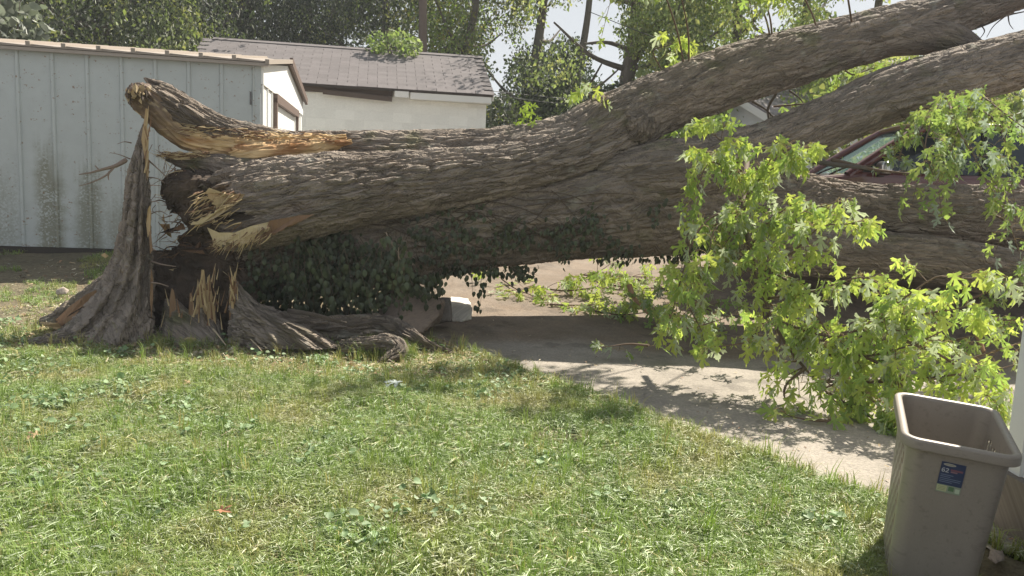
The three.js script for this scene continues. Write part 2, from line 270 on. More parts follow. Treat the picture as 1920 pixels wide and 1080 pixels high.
{ // neighbouring houses, partly hidden by the limbs
  function house(label, px, py, d, w, dep, h, rise, yaw, wallC, roofC, group) {
    const p = at(px, py, d), y0 = 0.6; const g = new THREE.Group(); g.name = numbered('house'); g.position.set(p.x, y0, p.z); g.rotation.y = yaw; scene.add(g); tag(g, label, 'house', group);
    const wm = std({ color: wallC, roughness: 0.7 }), H = p.y - y0; const wl = local(g, 'wall', box(w, H, dep, 0, H / 2, 0), wm);
    for (let i = 0; i < Math.floor(H / 0.2); i++) local(wl, 'siding_board', merge([box(w + 0.02, 0.19, 0.02, 0, 0, dep / 2).rotateX(0), box(0.02, 0.19, dep + 0.02, -w / 2, 0, 0)]).translate(0, H - 0.1 - i * 0.2, 0), wm);
    for (const s of [1, -1]) { const tri = new THREE.Shape([[-dep / 2, 0], [dep / 2, 0], [0, rise]].map(([a, b]) => new THREE.Vector2(a, b))); local(g, 'gable', new THREE.ExtrudeGeometry(tri, { depth: 0.08, bevelEnabled: false }).rotateY(Math.PI / 2).translate(s > 0 ? w / 2 - 0.1 : -w / 2, H, 0), wm); }
    const ang = Math.atan2(rise, dep / 2), sl = Math.hypot(dep / 2, rise) + 0.35, rm = std({ map: shingleTex, color: roofC, roughness: 0.95 });
    const deckM = []; for (const s of [1, -1]) deckM.push(box(w + 0.5, 0.06, sl, 0, 0.03, 0).rotateX(s * ang).translate(0, H + rise - Math.sin(ang) * sl / 2 + 0.02, s * Math.cos(ang) * sl / 2));
    const rf = local(g, 'roof', merge(deckM), rm);
    for (let c = 0; c < sl / 0.16; c++) { const s = 0.08 + c * 0.16; local(rf, 'shingle_course', boxUV(box(w + 0.52, 0.02, 0.18), 1).rotateX(ang + 0.06).translate(0, H + rise - Math.sin(ang) * s + 0.085, Math.cos(ang) * s), c % 2 ? rm : shingleMats[2]); }
    const wn = local(g, 'window', box(0.9, 1.2, 0.06, 0.4, H - 1.2, dep / 2 + 0.02), std({ color: C(0.75, 0.75, 0.72), roughness: 0.6 })); local(wn, 'pane', box(0.76, 1.06, 0.02, 0.4, H - 1.2, dep / 2 + 0.055), std({ color: C(0.02, 0.025, 0.03), roughness: 0.08 }));
    local(g, 'rake_board', merge([1, -1].map((s) => box(0.04, 0.16, sl, -w / 2 - 0.24, 0, 0).rotateX(s * ang).translate(0, H + rise - Math.sin(ang) * sl / 2 - 0.04, s * Math.cos(ang) * sl / 2))), std({ color: C(0.7, 0.7, 0.68), roughness: 0.6 }));
    return g;
  }
  house('white house with a grey gabled roof seen beneath the upper limb', 1405, 226, 22, 4.0, 4.0, 3, 1.0, 0.62, C(0.62, 0.64, 0.66), C(1.5, 1.5, 1.55));
  house('grey house roof showing between the two upper limbs', 1650, 172, 29, 5, 5.5, 3, 1.3, 0.5, C(0.42, 0.43, 0.45), C(1.3, 1.3, 1.35));
}
{
  const b = at(801, 200, 24.5); b.y = 0.4; const t = at(792, -90, 24.5), g = thing('utility_pole', 'weathered wooden utility pole rising behind the garage roof', 'utility pole', b);
  const wood = std({ color: C(0.17, 0.125, 0.10), roughness: 0.9 });
  part(g, 'pole', taperTube([b, b.clone().lerp(t, 0.5), t], 0.135, 0.115, 14, 20), wood);
  part(g, 'crossarm', box(1.8, 0.11, 0.09, t.x, t.y - 0.5, t.z + 0.15), wood);
  for (const s of [-0.8, 0.8]) part(g, 'insulator', new THREE.CylinderGeometry(0.03, 0.05, 0.14, 10).translate(t.x + s, t.y - 0.37, t.z + 0.15), std({ color: C(0.3, 0.32, 0.34), roughness: 0.3 }));
  const wm = std({ color: C(0.05, 0.05, 0.05), roughness: 0.6 });
  const W = (label, a, m, c, r) => { const o = new THREE.Mesh(wire([a, m, c], r, 5, 40), wm); o.name = numbered('power_line'); scene.add(o); tag(o, label, 'power line'); };
  W('thin cable sagging from the garage corner into the dark shrubs', at(915, 176, 18.2), at(1010, 190, 19), at(1120, 199, 20), 0.008);
  W('second thin cable just above the one at the garage corner', at(915, 170, 18.3), at(1010, 180, 19.5), at(1130, 192, 21), 0.008);
  W('long thin wire crossing the gap in the trees above the limb', at(1100, 20, 19), at(1200, 60, 18), at(1340, 112, 17), 0.009);
}
{ // white house at the right edge: corner boards, siding, foundation
  const X0 = 2.335, Z0 = -3.58, y0 = 0.0, g = thing('white_house', 'white sided house with a grey foundation behind the bin', 'house', V3(X0, y0, Z0));
  const fnd = std({ map: conTex, color: C(0.62, 0.6, 0.6), roughness: 0.95 }), sid = std({ color: C(0.70, 0.71, 0.70), roughness: 0.55 });
  part(g, 'foundation', boxUV(box(3.2, 0.5, 3.5, X0 - 0.05 + 1.6, 0.02, Z0 + 1.72), 1), fnd);
  part(g, 'wall', box(3.1, 3.0, 3.4, X0 + 0.03 + 1.55, 0.27 + 1.5, Z0 + 1.75), std({ color: C(0.4, 0.4, 0.4), roughness: 0.9 }));
  for (let i = 0; i < 24; i++) { const y = 0.24 + i * 0.125; part(g, 'siding_board', box(0.018, 0.135, 3.3, 0, 0, 0).rotateZ(-0.09).translate(X0 + 0.013, y + 0.07, Z0 + 0.11 + 1.65), sid); part(g, 'siding_board', box(3.0, 0.135, 0.018, 0, 0, 0).rotateX(0.09).translate(X0 + 0.12 + 1.5, y + 0.07, Z0 + 0.03), sid); }
  part(g, 'corner_board', merge([box(0.022, 3.02, 0.11, X0 - 0.004, 0.27 + 1.5, Z0 + 0.055), box(0.11, 3.02, 0.022, X0 + 0.055, 0.27 + 1.5, Z0 - 0.004)]), sid);
  part(g, 'roof', box(3.8, 0.14, 4.0, X0 + 1.7, 3.38, Z0 + 1.75), shingleMats[1]);
}
// ---------------------------------------------------------------- bark tubes
const barkBump = dataTex(1024, 512, (u, v) => {   // u along the stem, v round it
  const w = vf(u, v, 6, 6, 3, 2) * 0.25, a = vf(u, v + w, 9, 40, 41, 3), b = vf(u, v + w, 16, 90, 91, 2), c = vf(u, v, 130, 130, 33, 2);
  const k = (1 - Math.abs(2 * a - 1) * 1.2) * 0.55 + b * 0.3 + c * 0.15; return [k, k, k];
}, false, [0.8, 0.8]);
const barkTex = dataTex(1024, 512, (u, v) => { const a = vf(u, v, 10, 40, 61, 3), b = vf(u, v, 30, 100, 5, 3), c = vf(u, v, 170, 170, 71, 2), k = lerp(0.62, 1.38, a) * lerp(0.72, 1.28, b) * lerp(0.72, 1.28, c) * 0.92; return [l2s(k * 1.1), l2s(k * 1.1), l2s(k * 1.1)]; }, true, [0.8, 0.8]);
const barkM = std({ vertexColors: true, map: barkTex, bumpMap: barkBump, bumpScale: 0.04, roughness: 0.95 });
const woodBump = dataTex(512, 512, (u, v) => { const a = vf(u, v, 4, 70, 41, 3), b = vf(u, v, 10, 140, 21, 2); const k = a * 0.7 + b * 0.3; return [k, k, k]; }, false, [1.5, 1.5]);
const woodM = std({ vertexColors: true, bumpMap: woodBump, bumpScale: 0.012, roughness: 0.85 });
const rotM = std({ vertexColors: true, bumpMap: woodBump, bumpScale: 0.02, roughness: 0.95 });
let cellV = 0.5;
function barkColor(p, out, moss = 0, seed = 0, cell = 0.5) {
  const a = fbm(p.x * 1.3, p.y * 1.3, p.z * 1.3, 3) + 0.5, li = sm(0.22, 0.42, fbm(p.x * 6 + 9, p.y * 6, p.z * 6, 3)), ms = sm(0.12, 0.4, fbm(p.x * 3.1, p.y * 3.1 + 40, p.z * 3.1, 4)) * moss;
  const v = lerp(0.74, 1.28, cell); let r = lerp(0.20, 0.27, a) * v, g = lerp(0.162, 0.228, a) * v, b = lerp(0.130, 0.19, a) * v;
  r = lerp(r, 0.36, li * 0.55); g = lerp(g, 0.35, li * 0.55); b = lerp(b, 0.30, li * 0.55);
  r = lerp(r, 0.13, ms); g = lerp(g, 0.135, ms); b = lerp(b, 0.055, ms);
  out.push(r, g, b);
}
function woodColor(p, out, s, seed = 0) {
  const a = sm(-0.35, 0.35, n3(p.x * 1.6 + seed, p.y * 13, p.z * 8)), b = sm(-0.1, 0.32, fbm(p.x * 2.2 + 5 + seed, p.y * 7, p.z * 4, 3));
  let c = [lerp(0.50, 0.66, a), lerp(0.34, 0.48, a), lerp(0.165, 0.26, a)]; const o = [0.30, 0.135, 0.05];
  c = c.map((k, i) => lerp(k, o[i], b)); out.push(...c);
}
function rotColor(p, out) { const a = fbm(p.x * 5, p.y * 9, p.z * 5, 3) + 0.5; out.push(lerp(0.045, 0.125, a), lerp(0.034, 0.09, a), lerp(0.027, 0.066, a)); }
function stem(ctrl, o = {}) {
  const { nu = 200, nv = 120, amp = 0.018, lobe = 0.06, ridge = 0.06, along = 0.45, seed = 0, jag0 = 0, jag1 = 0, color = barkColor, moss = 0.3, bump = null, flat = 1, grain = 0 } = o;
  const P = ctrl.map((c) => at(c[0], c[1], c[2])), rad = ctrl.map((c) => c[3] * c[2] * PX);
  const curve = new THREE.CatmullRomCurve3(P, false, 'centripetal'), N = 500, T = [];
  const cr = (u) => { const n = rad.length - 1, x = clamp(u) * n, i = Math.min(Math.floor(x), n - 1), t = x - i, p0 = rad[Math.max(i - 1, 0)], p1 = rad[i], p2 = rad[i + 1], p3 = rad[Math.min(i + 2, n)]; return 0.5 * (2 * p1 + (p2 - p0) * t + (2 * p0 - 5 * p1 + 4 * p2 - p3) * t * t + (3 * p1 - p0 - 3 * p2 + p3) * t * t * t); };
  let s = 0, prev = null, nrm = null;
  for (let i = 0; i <= N; i++) {
    const c = curve.getPoint(i / N), t = curve.getTangent(i / N);
    if (prev) s += c.distanceTo(prev); prev = c;
    if (!nrm) nrm = V3(0, 1, 0).addScaledVector(t, -t.y).normalize(); else nrm = nrm.clone().addScaledVector(t, -nrm.dot(t)).normalize();
    T.push({ s, c, t, n: nrm, b: V3().crossVectors(t, nrm), r: cr(i / N) });
  }
  const L = s; let k = 0;
  const look = (q) => { q = clamp(q, 0, L); let lo = 0, hi = N; while (hi - lo > 1) { const m = (lo + hi) >> 1; if (T[m].s <= q) lo = m; else hi = m; } const A = T[lo], B = T[hi], f = clamp((q - A.s) / (B.s - A.s + 1e-9)); return { c: A.c.clone().lerp(B.c, f), n: A.n.clone().lerp(B.n, f), b: A.b.clone().lerp(B.b, f), t: A.t, r: lerp(A.r, B.r, f) }; };
  const jag = (a, sd) => { let v = 0; for (const [f, w] of [[3, 0.5], [9, 0.3], [23, 0.2]]) v += w * Math.abs(n3(Math.cos(a) * f * 0.5 + sd, Math.sin(a) * f * 0.5, sd * 2.3)) * 2; return v; };
  const surf = (q, a) => {
    const F = look(q), ca = Math.cos(a), sa = Math.sin(a);
    const lb = 1 + lobe * n3(ca * 1.1 + seed, sa * 1.1, q * 0.7 + seed) + lobe * 0.6 * n3(ca * 2.3 + seed, sa * 2.3, q * 1.6);
    const k2 = F.r / ridge, w = 0.9 * n3(ca * 2 + seed, sa * 2, q * 2.2), w2 = 0.6 * n3(ca * 2, sa * 2 + seed, q * 2.6 + 7);
    const A = n3(ca * k2 + w * 1.2, sa * k2 + w2 * 1.2, q / along + seed), B = n3(ca * k2 * 2.1 + w, sa * k2 * 2.1 + 5, q / along * 2.3 + seed), D = n3(ca * k2 * 4.2, sa * k2 * 4.2 + 5, q / 0.07);
    const wk = F.r / (ridge * 1.25), wo = worley(ca * wk + w * 0.5 + 0.25 * A + 31, sa * wk + w2 * 0.5 + 17, q / (along * 0.62) + 0.5 * B + seed * 3.3), plate = sm(0.0, 0.22, wo[0]) * (0.45 + 0.75 * wo[1]); cellV = wo[1];
    const Z = plate * 0.62 + Math.min(1, Math.abs(A) * 3.2) * 0.32 + Math.min(1, Math.abs(B) * 3) * 0.16 + D * 0.14;
    let r = F.r * lb + amp * (Z - 0.7);
    if (bump) r += bump(q, a, F.r);
    return F.c.clone().addScaledVector(F.n, ca * r).addScaledVector(F.b, sa * r * flat);
  };
  const pos = [], uv = [], col = [], idx = [], tone = o.tone ?? 1;
  for (let i = 0; i <= nu; i++) for (let j = 0; j <= nv; j++) {
    const a = (j % nv) / nv * Math.PI * 2, s0 = jag0 ? jag(a, seed + 1) * jag0 : 0, s1 = jag1 ? jag(a, seed + 9) * jag1 : 0, q = s0 + (L - s0 - s1) * i / nu, p = surf(q, a);
    pos.push(p.x, p.y, p.z); uv.push(q, j / nv * 6.283 * (o.uvr ?? 0.5)); color(p, col, moss, seed, cellV); if (tone !== 1) { const e = col.length; col[e - 1] *= tone * 0.96; col[e - 2] *= tone * 0.97; col[e - 3] *= tone; }
  }
  const W = nv + 1;
  for (let i = 0; i < nu; i++) for (let j = 0; j < nv; j++) { const a = i * W + j; idx.push(a, a + 1, a + W, a + 1, a + W + 1, a + W); }
  for (const [i, dir] of [[0, 1], [nu, -1]]) { // ends closed a little way inside
    const q = i ? L - (jag1 ? jag1 * 0.8 : 0) : (jag0 ? jag0 * 0.8 : 0), F = look(q), c = pos.length / 3; pos.push(F.c.x, F.c.y, F.c.z); uv.push(q, 0); color(F.c, col, moss, seed);
    for (let j = 0; j < nv; j++) { const a = i * W + j; if (dir > 0) idx.push(c, a + 1, a); else idx.push(c, a, a + 1); }
  }
  const g = geom(pos, idx, uv, col), nn = g.attributes.normal;
  for (let i = 0; i <= nu; i++) { const a = i * W, b = a + nv, v = V3().fromBufferAttribute(nn, a).add(V3().fromBufferAttribute(nn, b)).normalize(); nn.setXYZ(a, v.x, v.y, v.z); nn.setXYZ(b, v.x, v.y, v.z); }
  g.userData.surf = surf; g.userData.L = L; g.userData.look = look;
  return g;
}
// a torn piece of wood: an outline from the photograph's place, with thickness, bent and rough
function shard(outline, d, th, color, seed, twist = 0) {
  const sh = new THREE.Shape(outline.map(([x, y]) => new THREE.Vector2(x, -y)));
  let g = new THREE.ExtrudeGeometry(sh, { depth: 1, steps: 1, bevelEnabled: false });
  const xs = outline.map((p) => p[0]), cx = (Math.min(...xs) + Math.max(...xs)) / 2, hw = (Math.max(...xs) - Math.min(...xs)) / 2 + 1, p = g.attributes.position, col = [], q = V3();
  for (let i = 0; i < p.count; i++) { const x = p.getX(i), y = -p.getY(i), k = (x - cx) / hw; q.copy(at(x, y, d + (1 - p.getZ(i)) * th + twist * k + 0.03 * k * k + 0.03 * n3(x * 0.06 + seed, y * 0.06, seed))); p.setXYZ(i, q.x, q.y, q.z); }
  g.computeVertexNormals();
  const u = g.attributes.uv; for (let i = 0; i < p.count; i++) { q.fromBufferAttribute(p, i); color(q, col, 0, seed); u.setXY(i, q.y, q.x); }
  g.setAttribute('color', new THREE.Float32BufferAttribute(col, 3));
  return g;
}
function jagged(a, b, n, amp, r) { const out = []; for (let i = 0; i <= n; i++) { const t = i / n, dx = b[0] - a[0], dy = b[1] - a[1], l = Math.hypot(dx, dy), k = (i % 2 ? 1 : -0.3) * amp * (0.4 + r()); out.push([a[0] + dx * t - dy / l * k, a[1] + dy * t + dx / l * k]); } return out; }

const treeBase = V3(-1.6, 0.1, -7.4);
const tree = thing('fallen_tree', 'huge fallen maple trunk with torn broken end and several thick limbs', 'fallen tree', treeBase);
const knot = (q0, a0, h, ws, wa) => (q, a, r) => { let da = Math.abs(((a - a0 + 9.42478) % 6.28319) - 3.14159); return h * Math.exp(-(((q - q0) / ws) ** 2) - (da / wa) ** 2); };
const sA = stem([[440, 290, 7.25, 34], [520, 290, 7.35, 40], [650, 293, 7.55, 46], [800, 300, 7.8, 54], [950, 298, 8.0, 60], [1070, 280, 8.15, 64], [1130, 245, 8.25, 61], [1200, 208, 8.35, 55], [1300, 169, 8.5, 54], [1400, 133, 8.65, 54], [1500, 104, 8.8, 50], [1600, 76, 8.95, 46], [1700, 50, 9.1, 44], [1800, 20, 9.25, 39], [1900, -15, 9.4, 34], [2050, -70, 9.6, 30]], { nu: 640, nv: 210, seed: 1, jag0: 0.15, moss: 0.55, ridge: 0.06, amp: 0.036, bump: knot(3.95, 2.2, 0.08, 0.22, 0.7) });
part(tree, 'trunk', sA, barkM);
const sB = stem([[375, 405, 6.72, 50], [420, 398, 6.78, 72], [500, 385, 6.9, 80], [600, 365, 7.05, 74], [700, 350, 7.25, 64], [800, 338, 7.45, 58], [900, 325, 7.65, 52], [1000, 308, 7.85, 50], [1100, 280, 8.05, 50], [1180, 240, 8.25, 44], [1260, 200, 8.45, 30]], { nu: 560, nv: 250, seed: 2, jag0: 0.5, amp: 0.042, moss: 0.15, ridge: 0.058, along: 0.5 });
part(tree, 'trunk', sB, barkM);
const sC = stem([[400, 490, 7.20, 60], [480, 475, 7.35, 88], [600, 455, 7.64, 96], [700, 438, 7.79, 96], [800, 425, 7.94, 92], [900, 412, 8.09, 92], [1000, 398, 8.19, 96], [1100, 388, 8.29, 100], [1200, 380, 8.39, 100], [1300, 372, 8.49, 96], [1400, 375, 8.50, 80], [1500, 388, 8.55, 62], [1600, 396, 8.55, 52], [1750, 400, 8.50, 52], [1950, 408, 8.45, 56], [2100, 410, 8.45, 55]], { nu: 640, nv: 250, seed: 3, jag0: 0.4, amp: 0.04, moss: 0.3, ridge: 0.058, lobe: 0.09, along: 0.46 });
part(tree, 'trunk', sC, barkM);
const sL2 = stem([[1120, 335, 8.1, 42], [1220, 325, 8.05, 56], [1330, 310, 8.1, 56], [1430, 280, 8.2, 49], [1537, 235, 8.3, 48], [1600, 208, 8.4, 49], [1659, 183, 8.45, 50], [1770, 150, 8.6, 52], [1920, 111, 8.75, 50], [2060, 76, 8.9, 52]], { nu: 460, nv: 200, seed: 4, amp: 0.032, moss: 0.5, ridge: 0.045 });
part(tree, 'limb', sL2, barkM);
const sE = stem([[1290, 405, 8.25, 30], [1390, 436, 8.1, 54], [1500, 462, 7.9, 52], [1620, 476, 7.85, 46], [1750, 488, 7.8, 45], [1850, 505, 7.75, 45], [1960, 526, 7.7, 46], [2080, 548, 7.7, 46]], { nu: 380, nv: 170, seed: 5, amp: 0.03, moss: 0.5, ridge: 0.045 });
part(tree, 'limb', sE, barkM);
const sF = stem([[1600, 82, 8.95, 30], [1690, 66, 9.0, 36], [1750, 68, 9.05, 34], [1800, 88, 9.1, 31], [1840, 125, 9.1, 28], [1870, 165, 9.1, 24]], { nu: 80, nv: 80, seed: 6, amp: 0.012, ridge: 0.04 });
part(tree, 'limb', sF, barkM);
part(tree, 'branch_collar', stem([[1160, 250, 8.25, 30], [1185, 238, 8.14, 38], [1206, 224, 8.05, 34], [1216, 214, 8.0, 15]], { nu: 90, nv: 110, seed: 16, amp: 0.034, moss: 1, lobe: 0.25, ridge: 0.04, along: 0.15 }), barkM);
// the torn slab that points up at the left
const sG = stem([[640, 285, 7.4, 22], [540, 278, 7.3, 28], [460, 262, 7.2, 30], [395, 243, 7.12, 33], [340, 214, 7.05, 36], [295, 190, 7.0, 38], [252, 174, 6.95, 30]], { nu: 220, nv: 140, seed: 7, jag1: 0.26, lobe: 0.16, amp: 0.034, moss: 0.1, ridge: 0.045 });
part(tree, 'torn_slab', sG, barkM);
part(tree, 'torn_wood', stem([[246, 170, 6.93, 12], [262, 180, 6.9, 27], [292, 205, 6.93, 29], [318, 232, 6.98, 27], [352, 256, 7.02, 26], [400, 270, 7.06, 26], [460, 277, 7.1, 23], [520, 274, 7.18, 20], [590, 267, 7.27, 13], [650, 258, 7.34, 4]], { nu: 190, nv: 80, seed: 8, amp: 0.03, ridge: 0.03, along: 0.5, lobe: 0.16, uvr: 0.15,
  color: (p, out) => { const e = at(330, 235, 7).x, k = sm(e - 0.15, e + 0.25, p.x + 0.25 * fbm(p.x * 3, p.y * 8, p.z * 3, 3)); const A = [], B = []; woodColor(p, A, 0, 3); rotColor(p, B); const pale = sm(0.18, 0.3, fbm(p.x * 7, p.y * 7 + 3, p.z * 7, 3)); const D = [0.5, 0.4, 0.26]; for (let i = 0; i < 3; i++) out.push(lerp(lerp(B[i] * 2.2, D[i], pale), A[i], k)); } }), woodM);
part(tree, 'torn_wood', stem([[430, 292, 7.0, 18], [470, 290, 7.02, 22], [540, 283, 7.1, 19], [600, 276, 7.2, 14], [660, 266, 7.3, 4]], { nu: 100, nv: 60, seed: 9, amp: 0.025, ridge: 0.025, along: 0.5, lobe: 0.15, color: woodColor, uvr: 0.15, jag0: 0.1 }), woodM);
// dark rotten heart of the break
part(tree, 'rotten_core', stem([[318, 395, 7.02, 20], [345, 375, 7.02, 50], [385, 375, 7.03, 66], [440, 385, 7.05, 70], [500, 390, 7.1, 60]], { nu: 110, nv: 110, seed: 10, amp: 0.05, ridge: 0.06, along: 0.12, lobe: 0.3, jag0: 0.2, color: rotColor }), rotM);
part(tree, 'rotten_core', stem([[330, 470, 7.15, 26], [372, 480, 7.12, 52], [420, 505, 7.12, 60], [480, 520, 7.2, 60]], { nu: 90, nv: 90, seed: 11, amp: 0.05, ridge: 0.06, along: 0.12, lobe: 0.3, jag0: 0.2, color: rotColor }), rotM);
part(tree, 'torn_lip', stem([[305, 294, 6.98, 5], [345, 302, 6.97, 15], [400, 312, 6.96, 24], [460, 326, 6.97, 32], [540, 335, 7.05, 38], [620, 335, 7.2, 36]], { nu: 130, nv: 80, seed: 12, amp: 0.024, lobe: 0.2, jag0: 0.12, moss: 0.8 }), barkM);
{
  const r = rngOf(31), P = (o, d, th, s, tw = 0, c = woodColor) => part(tree, 'splinter', shard(o, d, th, c, s, tw), woodM);
  const palish = (p, out) => { const a = sm(-0.3, 0.3, n3(p.x * 2, p.y * 22, p.z * 6)), b = sm(0.05, 0.4, fbm(p.x * 4, p.y * 5, p.z * 4, 3)); out.push(lerp(0.40, 0.58, a) * (1 - 0.3 * b), lerp(0.315, 0.47, a) * (1 - 0.42 * b), lerp(0.185, 0.30, a) * (1 - 0.55 * b)); };
  P([[357, 422], ...jagged([362, 416], [400, 398], 5, 3, r), ...jagged([405, 392], [384, 362], 6, 3, r), [392, 352], [420, 362], [459, 364], [452, 376], [430, 392], [405, 408], [378, 420]], 6.44, 0.07, 3, 0.05, palish);
  P([[388, 426], [410, 436], [440, 436], [470, 424], [505, 416], [512, 424], ...jagged([500, 434], [462, 462], 7, 5, r), ...jagged([455, 466], [432, 456], 6, 7, r), ...jagged([430, 455], [404, 470], 7, 6, r), [398, 448]], 6.45, 0.08, 4, 0.03, palish);
  P([[300, 291], ...jagged([308, 288], [380, 284], 9, 2.5, r), [398, 290], [380, 298], [330, 300]], 6.88, 0.05, 5, 0, palish);
  P([[234, 180], [240, 170], [246, 172], [251, 163], [256, 170], [262, 160], [270, 158], [272, 168], [279, 178], [271, 177], [266, 184], [258, 178], [252, 186], [246, 184], [240, 192]], 6.68, 0.08, 61, 0.02, palish);
  for (let i = 0; i < 16; i++) { const x = rr(236, 282, r), y = rr(160, 200, r), w = rr(2, 5, r); P([[x - w, y], [x, y - w * rr(1, 2.5, r)], [x + w * rr(0.5, 1.5, r), y - w * 0.3], [x + w * 0.4, y + w * rr(0.8, 2, r)]], rr(6.62, 6.7, r), 0.05, 70 + i, 0, i % 2 ? palish : rotColor); }
  P([[300, 420], ...jagged([306, 400], [312, 440], 4, 3, r), [322, 446], [318, 420]], 6.96, 0.04, 6, 0);
  const red = (p, out) => { const a = n3(p.x * 8, p.y * 14, p.z * 8) * 0.5 + 0.5; out.push(lerp(0.16, 0.27, a), lerp(0.09, 0.165, a), lerp(0.055, 0.10, a)); };
  P([[505, 414], [560, 404], [590, 402], [570, 412], ...jagged([545, 424], [500, 448], 6, 4, r), [492, 446]], 6.5, 0.05, 7, 0.03, red);
  for (let i = 0; i < 26; i++) { const x = rr(315, 470, r), y = rr(345, 520, r), l = rr(14, 48, r), a = rr(2.4, 4.0, r), w = rr(2, 6, r); const e = [x + Math.cos(a) * l, y + Math.sin(a) * l * 0.8]; P([[x, y - w], [(x + e[0]) / 2, (y + e[1]) / 2 - w * 0.8], e, [(x + e[0]) / 2 + 2, (y + e[1]) / 2 + w * 0.7], [x + 4, y + w]], rr(6.78, 6.95, r), 0.025, i + 20, 0.02, i % 4 ? (i % 2 ? red : rotColor) : palish); }
  const fib = [], pal2 = C(0.52, 0.40, 0.23), red2 = C(0.2, 0.12, 0.07);
  const fibre = (x, y, d, l, a, w, c) => { const A = at(x, y, d), B = at(x + Math.cos(a) * l * 0.5, y + Math.sin(a) * l * 0.5 + rr(-2, 2, r), d + rr(-0.04, 0.02, r)), E = at(x + Math.cos(a) * l, y + Math.sin(a) * l + rr(-4, 4, r), d + rr(-0.08, 0.03, r)); fib.push(paint(taperTube([A, B, E], w, 0.0008, 4, 5), c)); };
  for (let i = 0; i < 130; i++) { const t = r(); fibre(lerp(400, 505, t) + rr(-8, 8, r), lerp(455, 430, t) + rr(-8, 12, r), 6.47, rr(10, 34, r), rr(1.7, 2.9, r), rr(0.003, 0.008, r), r() < 0.5 ? pal2 : red2); }
  for (let i = 0; i < 90; i++) fibre(rr(365, 455, r), rr(358, 420, r), 6.46, rr(10, 40, r), rr(2.3, 2.9, r), rr(0.003, 0.009, r), r() < 0.6 ? pal2 : red2);
  for (let i = 0; i < 90; i++) { const t = r(); fibre(lerp(300, 400, t), 289 + rr(-3, 5, r), 6.88, rr(8, 28, r), rr(2.8, 3.5, r), rr(0.002, 0.006, r), r() < 0.5 ? pal2 : red2); }
  for (let i = 0; i < 120; i++) { const t = r(); fibre(lerp(340, 640, t), lerp(240, 258, t) + rr(-6, 14, r), 7.0 + 0.32 * t - 0.1, rr(14, 60, r), rr(2.9, 3.4, r), rr(0.002, 0.007, r), r() < 0.5 ? pal2 : red2); }
  for (let i = 0; i < 120; i++) fibre(rr(310, 400, r), rr(300, 500, r), 6.9, rr(8, 36, r), rr(1.6, 4.2, r), rr(0.002, 0.006, r), r() < 0.2 ? pal2 : red2);
  part(tree, 'wood_fibres', merge(fib), std({ vertexColors: true, roughness: 0.9 })).userData.kind = 'stuff';
  for (let i = 0; i < 14; i++) { const x = rr(280, 345, r), y = rr(285, 500, r); const pts = [at(x + 40, y, 7.0)]; let X = x + 25, Y = y; for (let k = 0; k < 4; k++) { pts.push(at(X, Y, rr(6.85, 7.1, r))); X -= rr(8, 20, r); Y += rr(-14, 16, r); } part(tree, 'root_fibre', taperTube(pts, 0.007, 0.002, 4, 14), rotFib()); }
}
function rotFib() { return rotFib.m ??= std({ color: C(0.15, 0.10, 0.07), roughness: 0.95 }); }

